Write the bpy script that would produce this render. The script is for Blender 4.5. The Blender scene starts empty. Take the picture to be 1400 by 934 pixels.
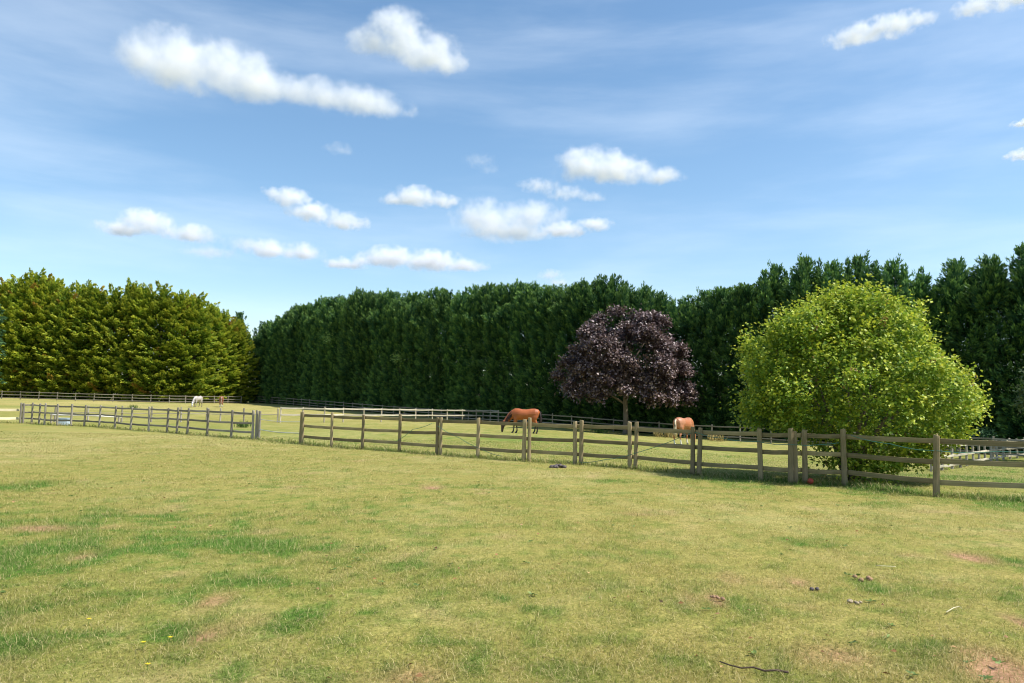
import bpy, math, random
import numpy as np
from mathutils import Vector, Matrix

# ---------------------------------------------------------------- camera, sky, sun, exposure
scene = bpy.context.scene
col = scene.collection
F, CX, CY = 1050.0, 700.0, 467.0          # focal length and centre of the 1400 x 934 photograph
CAM_H = 1.65
PITCH, ROLL = math.radians(4.82), math.radians(1.23)
cam_data = bpy.data.cameras.new('camera')
cam_data.sensor_width = 36.0
cam_data.lens = F / 1400.0 * 36.0
cam_data.clip_start, cam_data.clip_end = 0.1, 40000.0
cam = bpy.data.objects.new('camera', cam_data)
col.objects.link(cam)
CAM_ROT = Matrix.Rotation(math.pi / 2 + PITCH, 3, 'X') @ Matrix.Rotation(ROLL, 3, 'Z')
cam.matrix_world = Matrix.Translation((0, 0, CAM_H)) @ CAM_ROT.to_4x4()
scene.camera = cam

SUN_EL = math.radians(55)
SUN_AZ = math.radians(102)                  # clockwise from the view direction: from the right
sun_dir = Vector((math.sin(SUN_AZ) * math.cos(SUN_EL), math.cos(SUN_AZ) * math.cos(SUN_EL), math.sin(SUN_EL)))
sun_data = bpy.data.lights.new('sun', 'SUN')
sun_data.energy = 4.6
sun_data.angle = math.radians(0.53)
sun_data.color = (1.0, 0.965, 0.91)
sun = bpy.data.objects.new('sun', sun_data)
sun.rotation_euler = (-sun_dir).to_track_quat('-Z', 'Y').to_euler()
sun.location = (30, 0, 60)
col.objects.link(sun)

world = bpy.data.worlds.new('World')
scene.world = world
world.use_nodes = True
wn, wl = world.node_tree.nodes, world.node_tree.links
wn.clear()
w_out = wn.new('ShaderNodeOutputWorld')
w_bg = wn.new('ShaderNodeBackground')
w_bg.inputs['Strength'].default_value = 0.128
w_sky = wn.new('ShaderNodeTexSky')
w_sky.sky_type = 'NISHITA'
w_sky.sun_disc = False
w_sky.sun_elevation = SUN_EL
w_sky.sun_rotation = SUN_AZ
w_sky.altitude = 50
w_sky.air_density = 1.0
w_sky.dust_density = 0.6
w_sky.ozone_density = 0.9
# thin high cirrus streaks, laid over the sky by direction
w_tc = wn.new('ShaderNodeTexCoord')
w_map = wn.new('ShaderNodeMapping')
w_map.inputs['Rotation'].default_value = (0.0, math.radians(-14), 0.0)
w_map.inputs['Scale'].default_value = (1.6, 1.6, 9.0)
w_noise = wn.new('ShaderNodeTexNoise')
w_noise.inputs['Scale'].default_value = 1.35
w_noise.inputs['Detail'].default_value = 7.0
w_noise.inputs['Roughness'].default_value = 0.55
w_noise.inputs['Distortion'].default_value = 0.15
w_ramp = wn.new('ShaderNodeMapRange')
w_ramp.interpolation_type = 'SMOOTHSTEP'
w_ramp.inputs['From Min'].default_value = 0.40
w_ramp.inputs['From Max'].default_value = 0.80
w_ramp.inputs['To Max'].default_value = 0.24
w_mix = wn.new('ShaderNodeMix')
w_mix.data_type = 'RGBA'
w_mix.inputs['B'].default_value = (6.4, 7.0, 7.6, 1)
wl.new(w_tc.outputs['Generated'], w_map.inputs['Vector'])
wl.new(w_map.outputs['Vector'], w_noise.inputs['Vector'])
wl.new(w_noise.outputs['Fac'], w_ramp.inputs['Value'])
wl.new(w_ramp.outputs['Result'], w_mix.inputs['Factor'])
w_hsv = wn.new('ShaderNodeHueSaturation')
w_hsv.inputs['Hue'].default_value = 0.494
w_hsv.inputs['Saturation'].default_value = 1.12
wl.new(w_sky.outputs['Color'], w_hsv.inputs['Color'])
wl.new(w_hsv.outputs['Color'], w_mix.inputs['A'])
wl.new(w_mix.outputs['Result'], w_bg.inputs['Color'])
wl.new(w_bg.outputs['Background'], w_out.inputs['Surface'])

scene.view_settings.view_transform = 'Standard'
scene.view_settings.look = 'None'
scene.view_settings.exposure = 0.58
scene.view_settings.gamma = 1.0
scene.render.engine = 'CYCLES'
scene.cycles.max_bounces = 14
scene.cycles.diffuse_bounces = 3
scene.cycles.glossy_bounces = 2
scene.cycles.transmission_bounces = 3
scene.cycles.volume_bounces = 12
scene.cycles.use_denoising = True
scene.cycles.denoising_prefilter = 'ACCURATE'
scene.cycles.filter_width = 1.1

# ---------------------------------------------------------------- helpers
def ray(px, py):
    d = CAM_ROT @ Vector(((px - CX) / F, (CY - py) / F, -1.0))
    return d

def proj(p):
    v = CAM_ROT.transposed() @ (Vector(p) - Vector((0, 0, CAM_H)))
    return CX - F * v.x / v.z, CY + F * v.y / v.z

def sstep(a, b, v):
    t = np.clip((np.asarray(v, dtype=float) - a) / (b - a), 0, 1)
    return t * t * (3 - 2 * t)

def tag(o, label=None, cat=None, group=None, kind=None):
    if label: o['label'] = label
    if cat: o['category'] = cat
    if group: o['group'] = group
    if kind: o['kind'] = kind
    return o

# ---------------------------------------------------------------- lie of the land
def gz(x, y):
    x = np.asarray(x, dtype=float); y = np.asarray(y, dtype=float)
    z = 1.4 * sstep(75, 150, y - 0.4 * x) * sstep(30, -5, x)
    z = z - 0.5 * sstep(0, 15, x) * sstep(16.5, 31, y)
    return z

def hit(px, py):
    d = ray(px, py)
    t0, t = 0.5, 0.5
    while t < 900:
        p = Vector((0, 0, CAM_H)) + d * t
        if p.z < float(gz(p.x, p.y)):
            for _ in range(40):
                m = 0.5 * (t0 + t)
                p = Vector((0, 0, CAM_H)) + d * m
                if p.z < float(gz(p.x, p.y)): t = m
                else: t0 = m
            p.z = float(gz(p.x, p.y))
            return p
        t0, t = t, t * 1.01 + 0.02
    return Vector((0, 0, CAM_H)) + d * 900

def at(px, Y):
    """the ground point at distance Y seen in column px of the photograph"""
    X = (px - CX) / F * Y
    for _ in range(8):
        X += (px - proj((X, Y, float(gz(X, Y))))[0]) / F * Y
    return Vector((X, Y, float(gz(X, Y))))

def height_at(p, py):
    """height above the ground of row py of the photograph, straight above point p"""
    lo, hi = p.z - 2, p.z + 40
    for _ in range(40):
        m = 0.5 * (lo + hi)
        if proj((p.x, p.y, m))[1] > py: lo = m
        else: hi = m
    return lo - p.z

rng = np.random.default_rng(7)
_lat = rng.random((256, 256))
def vnoise(x, y):
    xi, yi = np.floor(x).astype(int), np.floor(y).astype(int)
    fx, fy = x - xi, y - yi
    fx, fy = fx * fx * (3 - 2 * fx), fy * fy * (3 - 2 * fy)
    a = _lat[xi & 255, yi & 255]; b = _lat[(xi + 1) & 255, yi & 255]
    c = _lat[xi & 255, (yi + 1) & 255]; d = _lat[(xi + 1) & 255, (yi + 1) & 255]
    return (a * (1 - fx) + b * fx) * (1 - fy) + (c * (1 - fx) + d * fx) * fy
def fbm(x, y, octs=4, rough=0.55):
    s, a, n = 0.0, 1.0, 0.0
    for i in range(octs):
        s = s + a * vnoise(x * 2 ** i + 17.3 * i, y * 2 ** i + 41.7 * i); n += a; a *= rough
    return s / n

# lush, bare and long-grass places, given by where they lie in the field
def spots(lst):
    out = []
    for px, py, rx, ry, s in lst:
        p = hit(px, py)
        out.append((p.x, p.y, rx * p.y / F, max(0.25, ry * p.y * p.y / (F * CAM_H)), s))
    return out
LUSH = spots([(45, 717, 70, 9, 1.0), (150, 706, 60, 8, .8), (120, 752, 95, 13, 1.0), (30, 765, 60, 22, .8), (300, 745, 120, 8, .8),
              (345, 800, 55, 13, 1.0), (300, 815, 60, 10, .6), (430, 845, 55, 16, .9), (255, 868, 55, 14, .8), (660, 815, 70, 10, .7), (480, 826, 60, 14, .8),
              (25, 665, 45, 7, .8), (690, 838, 60, 12, .6), (1110, 742, 46, 6, .8), (1375, 768, 40, 10, .8), (1205, 690, 30, 4, .5),
              (60, 880, 70, 16, .7), (20, 830, 50, 16, .7), (1280, 890, 70, 16, .6), (1230, 815, 60, 8, .5), (840, 658, 36, 3, .6), (560, 775, 60, 6, .4),
              (1370, 690, 60, 8, .8), (1180, 668, 70, 6, .8), (1010, 660, 80, 8, .7), (1330, 655, 80, 10, .9), (700, 600, 60, 4, .4), (230, 705, 12, 3, .8),
              (860, 760, 80, 8, .3), (1000, 830, 90, 14, .35), (960, 900, 120, 18, .3)])
BARE = spots([(1375, 915, 55, 22, 1.3), (1345, 895, 40, 8, .8), (1328, 762, 24, 7, 1.1), (55, 721, 40, 3, 1.0), (295, 821, 16, 5, 1.0), (285, 868, 22, 7, .8),
              (975, 819, 12, 4, 1.0), (1090, 794, 14, 4, .7), (1135, 896, 50, 8, .7), (565, 925, 45, 10, .6), (200, 700, 40, 3, .3), (115, 760, 16, 4, .7),
              (940, 817, 10, 4, .5), (590, 667, 14, 3, .7), (1395, 850, 14, 6, .8), (1000, 791, 20, 3, .5), (1290, 700, 60, 2, .3), (870, 702, 30, 2, .4)])
def blob_field(lst, x, y):
    f = np.zeros_like(x)
    for cx, cy, rx, ry, s in lst:
        f = np.maximum(f, s * np.exp(-1.1 * (((x - cx) / rx) ** 2 + ((y - cy) / ry) ** 2)))
    return f

NEAR_LINE = []                                # filled in below: the near fence's posts on the ground
def near_dist(x, y):
    """signed distance behind the near fence line (negative = our side)"""
    xs = np.array([p[0] for p in NEAR_LINE]); ys = np.array([p[1] for p in NEAR_LINE])
    o = np.argsort(xs)
    return (y - np.interp(x, xs[o], ys[o])) * 0.75

def fields(x, y):
    d = near_dist(x, y)
    n1 = fbm(x * 0.45, y * 0.32, 4); n2 = fbm(x * 1.9 + 50, y * 1.5 + 9, 3); n3 = fbm(x * 0.12 + 9, y * 0.09 + 3, 3)
    n4 = fbm(x * 5.5 + 3, y * 4.2 + 77, 3)
    n5 = fbm(x * 1.1 + 31, y * 0.8 + 13, 4, .65)
    left = sstep(2.5, -3.5, x) * sstep(16, 7, y)
    lush = 1.5 * blob_field(LUSH, x, y) * sstep(0.28, 0.66, n5 * .6 + n4 * .4) + (.5 + .5 * left) * sstep(0.54 - .05 * left, 0.78, n1 * .45 + n5 * .3 + n4 * .25) + (.32 + .2 * left) * sstep(0.47, 0.72, n4) + .2 * left
    lush = lush + 0.55 * np.exp(-((d - 0.25) / 0.55) ** 2) * (0.5 + n2) * sstep(70, 25, y)
    lush = lush + 0.22 * sstep(0.3, 3, d) * sstep(70, 30, y)
    lush = np.clip(lush, 0, 1)
    bare = np.clip(blob_field(BARE, x, y) * (0.5 + 1.6 * n4) + 0.35 * sstep(0.70, 0.86, n2), 0, 1) * sstep(0.3, -0.4, d)
    straw = np.clip(0.15 + 0.85 * sstep(0.40, 0.66, n3 * .35 + n2 * .3 + n5 * .2 + n4 * .15) - 0.5 * lush, 0, 1)
    far = sstep(190, 320, np.hypot(x, y))  # unseen far ground, toned to curb warm bounce on cloud undersides
    straw = np.clip(straw + 0.6 * sstep(66, 100, y), 0, 1) * (1 - .8 * far); lush = lush * (1 - far) + .7 * far; bare = bare + .35 * far
    tall = np.clip(0.9 * blob_field(LUSH, x, y) * sstep(.3, .7, n5) + 0.9 * np.exp(-((d - 0.1) / 0.4) ** 2) * (0.25 + n2), 0, 1.2)
    return lush, bare, straw, tall

def mesh_np(name, verts, quads=None, tris=None, attrs=None, smooth=False):
    me = bpy.data.meshes.new(name)
    verts = np.asarray(verts, dtype=np.float32)
    me.vertices.add(len(verts)); me.vertices.foreach_set('co', verts.ravel())
    li, ls, lt = [], [], []
    off = 0
    for arr, k in ((quads, 4), (tris, 3)):
        if arr is None or len(arr) == 0: continue
        arr = np.asarray(arr, dtype=np.int32)
        li.append(arr.ravel()); ls.append(off + k * np.arange(len(arr), dtype=np.int32)); lt.append(np.full(len(arr), k, dtype=np.int32))
        off += arr.size
    li, ls, lt = np.concatenate(li), np.concatenate(ls), np.concatenate(lt)
    me.loops.add(len(li)); me.loops.foreach_set('vertex_index', li)
    me.polygons.add(len(ls)); me.polygons.foreach_set('loop_start', ls); me.polygons.foreach_set('loop_total', lt)
    for k, v in (attrs or {}).items():
        a = me.attributes.new(k, 'FLOAT', 'POINT'); a.data.foreach_set('value', np.asarray(v, dtype=np.float32))
    me.update(calc_edges=True); me.validate()
    if smooth: me.polygons.foreach_set('use_smooth', np.ones(len(ls), dtype=bool))
    return me

def link(name, me, mat=None, parent=None, loc=(0, 0, 0)):
    if mat is not None and not me.materials: me.materials.append(mat)
    o = bpy.data.objects.new(name, me); col.objects.link(o)
    o.location = loc
    if parent is not None: o.parent = parent
    return o
def empty(name, loc, rz=0.0):
    o = bpy.data.objects.new(name, None); col.objects.link(o)
    o.empty_display_size = 0.2; o.location = loc; o.rotation_euler = (0, 0, rz)
    return o
def copy_tree(o, parent=None):
    c = o.copy(); col.objects.link(c); c.parent = parent
    for ch in o.children: copy_tree(ch, c)
    return c

# ---------------------------------------------------------------- materials
class NT:
    def __init__(s, name):
        s.m = bpy.data.materials.new(name); s.m.use_nodes = True
        s.n, s.l = s.m.node_tree.nodes, s.m.node_tree.links
        s.n.clear(); s.out = s.n.new('ShaderNodeOutputMaterial')
    def attr(s, name):
        a = s.n.new('ShaderNodeAttribute'); a.attribute_name = name; return a.outputs['Fac']
    def noise(s, scale, detail=4, rough=0.55, coord='Object', sc=None):
        tc = s.n.new('ShaderNodeTexCoord'); v = tc.outputs[coord]
        if sc:
            mp = s.n.new('ShaderNodeMapping'); mp.inputs['Scale'].default_value = sc
            s.l.new(v, mp.inputs['Vector']); v = mp.outputs['Vector']
        z = s.n.new('ShaderNodeTexNoise'); z.inputs['Scale'].default_value = scale
        z.inputs['Detail'].default_value = detail; z.inputs['Roughness'].default_value = rough
        s.l.new(v, z.inputs['Vector']); return z.outputs['Fac']
    def rng(s, v, a, b, c=0.0, d=1.0):
        r = s.n.new('ShaderNodeMapRange'); r.inputs['From Min'].default_value = a; r.inputs['From Max'].default_value = b
        r.inputs['To Min'].default_value = c; r.inputs['To Max'].default_value = d
        s.l.new(v, r.inputs['Value']); return r.outputs['Result']
    def mix(s, f, a, b, mode='MIX'):
        x = s.n.new('ShaderNodeMix'); x.data_type = 'RGBA'; x.blend_type = mode
        for inp, v in ((x.inputs['Factor'], f), (x.inputs['A'], a), (x.inputs['B'], b)):
            if isinstance(v, tuple): inp.default_value = (*v, 1) if len(v) == 3 else v
            elif isinstance(v, (int, float)): inp.default_value = v
            else: s.l.new(v, inp)
        return x.outputs['Result']
    def math(s, op, a, b):
        x = s.n.new('ShaderNodeMath'); x.operation = op
        for i, v in enumerate((a, b)):
            if isinstance(v, (int, float)): x.inputs[i].default_value = v
            else: s.l.new(v, x.inputs[i])
        return x.outputs[0]
    def rand(s):
        return s.n.new('ShaderNodeObjectInfo').outputs['Random']
    def bsdf(s, color, rough=0.8, spec=0.3, bump=None, bump_d=0.01, bump_s=0.5):
        p = s.n.new('ShaderNodeBsdfPrincipled')
        if isinstance(color, tuple): p.inputs['Base Color'].default_value = (*color, 1)
        else: s.l.new(color, p.inputs['Base Color'])
        p.inputs['Roughness'].default_value = rough; p.inputs['Specular IOR Level'].default_value = spec
        if bump is not None:
            b = s.n.new('ShaderNodeBump'); b.inputs['Distance'].default_value = bump_d; b.inputs['Strength'].default_value = bump_s
            s.l.new(bump, b.inputs['Height']); s.l.new(b.outputs['Normal'], p.inputs['Normal'])
        s.l.new(p.outputs[0], s.out.inputs['Surface'])
        return s.m
    def leaf(s, color, trans_color=None, trans=0.3, rough=0.6, spec=0.2):
        p = s.n.new('ShaderNodeBsdfPrincipled'); s.l.new(color, p.inputs['Base Color'])
        p.inputs['Roughness'].default_value = rough; p.inputs['Specular IOR Level'].default_value = spec
        t = s.n.new('ShaderNodeBsdfTranslucent')
        if trans_color is None: trans_color = color
        s.l.new(trans_color, t.inputs['Color'])
        mx = s.n.new('ShaderNodeMixShader'); mx.inputs['Fac'].default_value = trans
        s.l.new(p.outputs[0], mx.inputs[1]); s.l.new(t.outputs[0], mx.inputs[2])
        s.l.new(mx.outputs[0], s.out.inputs['Surface'])
        return s.m

G_BASE, G_LUSH, G_STRAW, G_BARE = (0.345, 0.287, 0.086), (0.13, 0.225, 0.040), (0.50, 0.40, 0.18), (0.44, 0.245, 0.16)
def field_color(t):
    lush, straw, bare = t.attr('lush'), t.attr('straw'), t.attr('bare')
    c = t.mix(straw, G_BASE, G_STRAW)
    c = t.mix(lush, c, G_LUSH)
    return t.mix(bare, c, G_BARE)

def ground_material():
    t = NT('pasture turf')
    c = field_color(t)
    fine = t.noise(9.0, 6, 0.7, sc=(1, 0.8, 1))
    mid = t.noise(1.3, 5, 0.6)
    grain = t.noise(42.0, 4, 0.7, sc=(1, 0.7, 1))
    c = t.mix(t.rng(grain, 0.36, 0.66), t.mix(1.0, c, (0.55, 0.62, 0.45), 'MULTIPLY'), t.mix(1.0, c, (1.2, 1.15, 1.2), 'MULTIPLY'))
    c = t.mix(t.rng(fine, 0.35, 0.68), t.mix(1.0, c, (0.66, 0.70, 0.58), 'MULTIPLY'), t.mix(1.0, c, (1.12, 1.1, 1.08), 'MULTIPLY'))
    c = t.mix(t.rng(mid, 0.35, 0.7), c, t.mix(1.0, c, (0.84, 0.93, 0.78), 'MULTIPLY'))
    return t.bsdf(c, 0.95, 0.1, fine, 0.03, 0.7)

def blade_material():
    t = NT('grass blade')
    c = field_color(t)
    r = t.attr('rnd')
    c = t.mix(t.rng(r, 0.0, 0.45, 1.0, 0.0), c, t.mix(1.0, c, (0.58, 0.76, 0.48), 'MULTIPLY'))
    c = t.mix(t.rng(r, 0.66, 0.95), c, (0.58, 0.48, 0.23))
    return t.leaf(c, None, 0.4, 0.7, 0.1)

def wood_material(name, c1, c2, moss=0.0):
    t = NT(name)
    g = t.noise(2.2, 6, 0.65, sc=(14, 14, 1.2))
    g2 = t.noise(1.1, 4, 0.6)
    c = t.mix(t.rng(g, 0.32, 0.68), c1, c2)
    c = t.mix(t.rng(g2, 0.4, 0.7), c, t.mix(1.0, c, (0.72, 0.74, 0.66), 'MULTIPLY'))
    if moss:
        c = t.mix(t.math('MULTIPLY', t.rng(t.noise(5.0, 4), 0.45, 0.7), moss), c, (0.13, 0.15, 0.05))
    v = t.rng(t.rand(), 0, 1, 0.68, 1.3)
    hv = t.n.new('ShaderNodeHueSaturation'); t.l.new(v, hv.inputs['Value']); t.l.new(c, hv.inputs['Color'])
    return t.bsdf(hv.outputs['Color'], 0.85, 0.2, g, 0.01, 0.6)

def rail_material(name, c1, c2, moss=0.0):
    t = NT(name)
    g = t.noise(2.2, 6, 0.65, sc=(1.0, 16, 16))
    g2 = t.noise(0.9, 4, 0.6)
    c = t.mix(t.rng(g, 0.32, 0.68), c1, c2)
    c = t.mix(t.rng(g2, 0.4, 0.7), c, t.mix(1.0, c, (0.70, 0.74, 0.62), 'MULTIPLY'))
    if moss:
        c = t.mix(t.math('MULTIPLY', t.rng(t.noise(5.0, 4), 0.45, 0.7), moss), c, (0.12, 0.14, 0.045))
    v = t.rng(t.rand(), 0, 1, 0.68, 1.3)
    hv = t.n.new('ShaderNodeHueSaturation'); t.l.new(v, hv.inputs['Value']); t.l.new(c, hv.inputs['Color'])
    return t.bsdf(hv.outputs['Color'], 0.85, 0.2, g, 0.01, 0.6)

def plain(name, c, rough=0.6, spec=0.3, var=0.0):
    t = NT(name)
    if var:
        n = t.noise(6.0, 5, 0.6)
        return t.bsdf(t.mix(t.rng(n, 0.35, 0.65), tuple(x * (1 - var) for x in c), tuple(min(1, x * (1 + var)) for x in c)), rough, spec, n, 0.01, 0.3)
    return t.bsdf(c, rough, spec)

def foliage_material(name, dark, mid, tip, trans=0.25, rough=0.6, spec=0.2, rare=None):
    t = NT(name)
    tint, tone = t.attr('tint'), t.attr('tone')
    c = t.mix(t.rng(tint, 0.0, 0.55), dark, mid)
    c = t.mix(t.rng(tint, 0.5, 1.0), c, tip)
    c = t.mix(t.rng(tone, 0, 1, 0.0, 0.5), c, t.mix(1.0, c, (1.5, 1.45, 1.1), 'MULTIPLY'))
    if rare:
        c = t.mix(t.rng(tone, 0.975, 0.99), c, rare)
    hv = t.n.new('ShaderNodeHueSaturation'); t.l.new(t.rng(t.rand(), 0, 1, 0.82, 1.15), hv.inputs['Value']); t.l.new(c, hv.inputs['Color'])
    return t.leaf(hv.outputs['Color'], None, trans, rough, spec)

M_GROUND, M_BLADE = ground_material(), blade_material()
M_POST = wood_material('weathered post wood', (0.25, 0.185, 0.10), (0.41, 0.315, 0.18), 0.3)
M_RAIL = rail_material('weathered rail wood', (0.225, 0.165, 0.085), (0.39, 0.295, 0.16), 0.4)
M_GREYPOST = wood_material('greyed post wood', (0.22, 0.19, 0.15), (0.38, 0.33, 0.27), 0.1)
M_GREYRAIL = rail_material('greyed rail wood', (0.22, 0.19, 0.15), (0.36, 0.31, 0.25), 0.1)
M_PALEPOST = wood_material('pale bleached post wood', (0.34, 0.29, 0.21), (0.50, 0.43, 0.32))
M_PALERAIL = rail_material('pale bleached rail wood', (0.42, 0.37, 0.28), (0.56, 0.50, 0.39))
M_NEWWOOD = rail_material('new sawn timber', (0.66, 0.56, 0.36), (0.78, 0.68, 0.46))
M_BARK = wood_material('bark', (0.13, 0.10, 0.07), (0.24, 0.19, 0.14))
M_ROPE = plain('green twine', (0.07, 0.19, 0.14), 0.7, 0.2, 0.15)
M_TAPE = plain('grey fence tape', (0.5, 0.5, 0.47), 0.6, 0.3)

# ---------------------------------------------------------------- fences
def prnd(): return random.uniform(-1, 1)
random.seed(11)

def post_mesh(w, d, h, round_=False, seed=0, sink=0.12):
    """weathered stake: many-sided or square section, slightly uneven, top sawn at a slant"""
    r = random.Random(seed)
    n = 10 if round_ else 8
    rings = [(-sink, 1.03), (0.02, 1.05), (h * 0.3, 1.0), (h * 0.65, 0.97), (h - 0.035, 0.95), (h, 0.86)]
    vs, fs = [], []
    sect = []
    for k in range(n):
        a = 2 * math.pi * k / n + math.pi / n
        if round_:
            sect.append((math.cos(a) * w / 2, math.sin(a) * d / 2))
        else:
            ca, sa = math.cos(a), math.sin(a)
            s = 1 / max(abs(ca), abs(sa)) * (0.93 if k % 2 else 0.93)
            sect.append((ca * s * w / 2, sa * s * d / 2))
    lean = (r.uniform(-.012, .012), r.uniform(-.012, .012)); sl = r.uniform(-.5, .5)
    for zi, (z, s) in enumerate(rings):
        jx, jy = r.uniform(-.004, .004), r.uniform(-.004, .004)
        for (x, y) in sect:
            zz = z + (sl * x * 0.5 if zi >= 4 else 0)
            vs.append((x * s + jx + lean[0] * z, y * s + jy + lean[1] * z, zz))
    for i in range(len(rings) - 1):
        for k in range(n):
            a, b = i * n + k, i * n + (k + 1) % n
            fs.append((a, b, b + n, a + n))
    fs.append(tuple(range((len(rings) - 1) * n, len(rings) * n)))
    me = bpy.data.meshes.new('post'); me.from_pydata(vs, [], fs); me.update()
    return me

def rail_mesh(L, hgt, thick, seed=0, sag=0.009):
    """board along +x from 0 to L, uneven sawn edges, chamfered"""
    r = random.Random(seed); n = 7
    c = min(hgt, thick) * 0.16
    sect = [(-thick / 2, -hgt / 2 + c), (-thick / 2 + c, -hgt / 2), (thick / 2 - c, -hgt / 2), (thick / 2, -hgt / 2 + c),
            (thick / 2, hgt / 2 - c), (thick / 2 - c, hgt / 2), (-thick / 2 + c, hgt / 2), (-thick / 2, hgt / 2 - c)]
    vs, fs = [], []
    for i in range(n):
        t = i / (n - 1)
        z0 = -sag * 4 * t * (1 - t) + r.uniform(-1, 1) * sag * 0.3 * (0 < i < n - 1)
        y0 = r.uniform(-.006, .006) * (0 < i < n - 1)
        for (y, z) in sect:
            e = r.uniform(-.003, .003)
            vs.append((t * L, y + y0, z + z0 + (e if abs(z) > hgt / 2 - c - 1e-6 else 0)))
    k = len(sect)
    for i in range(n - 1):
        for j in range(k):
            a, b = i * k + j, i * k + (j + 1) % k
            fs.append((a, a + k, b + k, b))
    fs.append(tuple(range(k))[::1]); fs.append(tuple(range((n - 1) * k, n * k))[::-1])
    me = bpy.data.meshes.new('rail'); me.from_pydata(vs, [], fs); me.update()
    return me

RAIL_PROTO = {}
def rail_between(a, b, hgt, thick, mat, parent, origin, seed, sag=0.009):
    """one board from a to b (world points); far boards share a few meshes"""
    d = Vector(b) - Vector(a)
    key = (round(hgt, 3), round(thick, 3), mat.name, seed % 5)
    if key not in RAIL_PROTO:
        RAIL_PROTO[key] = rail_mesh(1.0, hgt, thick, seed % 5, sag)
        RAIL_PROTO[key].materials.append(mat)
    o = bpy.data.objects.new('rail', RAIL_PROTO[key]); col.objects.link(o)
    o.parent = parent
    o.location = Vector(a) - origin
    o.rotation_euler = (0, -math.atan2(d.z, math.hypot(d.x, d.y)), math.atan2(d.y, d.x))
    o.scale = (d.length, 1, 1)
    return o

POST_PROTO = {}
def add_post(p, w, d, h, mat, parent, origin, rz, round_=False, seed=0, lean=0.0):
    key = (w, d, round(h, 1), mat.name, round_, seed % 6)
    if key not in POST_PROTO:
        POST_PROTO[key] = post_mesh(w, d, round(h, 1), round_, seed % 6)
        POST_PROTO[key].materials.append(mat)
    o = bpy.data.objects.new('post', POST_PROTO[key]); col.objects.link(o)
    o.parent = parent; o.location = Vector(p) - origin
    o.scale = (1, 1, h / round(h, 1))
    o.rotation_euler = (math.radians(random.uniform(-1, 1)) , math.radians(random.uniform(-1.2, 1.2)) + lean, rz + random.uniform(-.08, .08))
    return o

def fence(name, label, pts, rails, post=(0.12, 0.10, 1.25), rail=(0.09, 0.035), mats=(None, None), cat='fence', extra=(), skip_posts=(), front=True,
          round_=False, wob=0.015, heights=None):
    """posts at pts (ground points), one board per bay and rail height; boards nailed to the face turned to us"""
    origin = Vector(pts[0]).copy()
    root = empty(name, origin); tag(root, label, cat)
    pts = [Vector(p) for p in pts]
    for i, p in enumerate(pts):
        q = pts[min(i + 1, len(pts) - 1)] - pts[max(i - 1, 0)]
        rz = math.atan2(q.y, q.x)
        if i not in skip_posts:
            h = post[2] + random.uniform(-.03, .04) if heights is None else heights[i]
            add_post(p, post[0], post[1], h, mats[0], root, origin, rz, round_, i)
        for (side, w) in [e[1:] for e in extra if e[0] == i]:
            add_post(p + Vector((math.cos(rz), math.sin(rz), 0)) * side, w, post[1], post[2] + random.uniform(-.05, .06), mats[0], root, origin, rz, round_, i + 3)
    side_n = None
    for i in range(len(pts) - 1):
        a, b = pts[i], pts[i + 1]
        d = (b - a).normalized()
        nrm = Vector((d.y, -d.x, 0)).normalized()
        if side_n is None:
            if nrm.dot(-(a + b)) < 0: nrm = -nrm
            if not front: nrm = -nrm
        elif nrm.dot(side_n) < 0: nrm = -nrm
        side_n = nrm
        off = nrm * (post[1] / 2 + rail[1] / 2 - 0.012)
        for k, hz in enumerate(rails):
            za, zb = hz + prnd() * wob, hz + prnd() * wob
            rail_between(a + off + Vector((0, 0, za)) + d * 0.004, b + off + Vector((0, 0, zb)) - d * 0.004, rail[0], rail[1], mats[1], root, origin, i * 3 + k)
    return root

# the near fence, right of the gap: (column, row) of each post's foot in the photograph
R_POSTS = [(410, 607), (453, 611), (495, 614), (546, 618), (597, 621.5), (653, 626), (716, 631), (786, 634.5), (861, 640), (947, 649), (1040, 657.5), (1081, 661), (1101, 661.5), (1155, 664.5), (1280, 679)]
L_POSTS = [(27.5, 579), (43, 579.3), (53, 580), (60.7, 581.2), (77.8, 582), (96.7, 582.6), (115, 583.2), (135.5, 584), (156.5, 586), (178.5, 588), (203, 590), (228, 591.3), (241.5, 592.6), (256, 593.8), (283, 596), (316, 599), (345, 600.5)]
r_pts = [hit(*p) for p in R_POSTS]
l_pts = [hit(*p) for p in L_POSTS]
d_end = (r_pts[-1] - r_pts[-2]).normalized()
for k in range(1, 4):
    q = r_pts[14] + Vector((2.05, -0.75, 0)) * k; q.z = float(gz(q.x, q.y)); r_pts.append(q)
d_l = Vector((-4.0, 1.0, 0))
for p in [l_pts[0] + d_l * 6, l_pts[0] + d_l * 3] + l_pts + [hit(378, 604)] + r_pts + [r_pts[-1] + Vector((12, -4, 0))]:
    NEAR_LINE.append((p.x, p.y))
RAILS = (0.30, 0.70, 1.12)
fence('near_fence', 'weathered three rail timber fence crossing the field in front of the two brown horses', r_pts, RAILS, (0.13, 0.10, 1.26), (0.105, 0.04),
      (M_POST, M_RAIL), extra=[(0, 0.17, .11), (4, 0.17, .12), (6, 0.18, .11), (7, 0.19, .13), (8, 0.19, .12), (9, 0.2, .13), (12, -0.22, .15)], wob=0.018, front=False)
fence('paddock_fence', 'greyer timber fence with leaning posts on the left side of the field', l_pts, (0.30, 0.68, 1.10), (0.125, 0.10, 1.22), (0.09, 0.04),
      (M_GREYPOST, M_GREYRAIL), extra=[(0, 0.16, .12), (16, 0.2, .12), (16, 0.36, .14)], wob=0.02, front=False)

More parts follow.
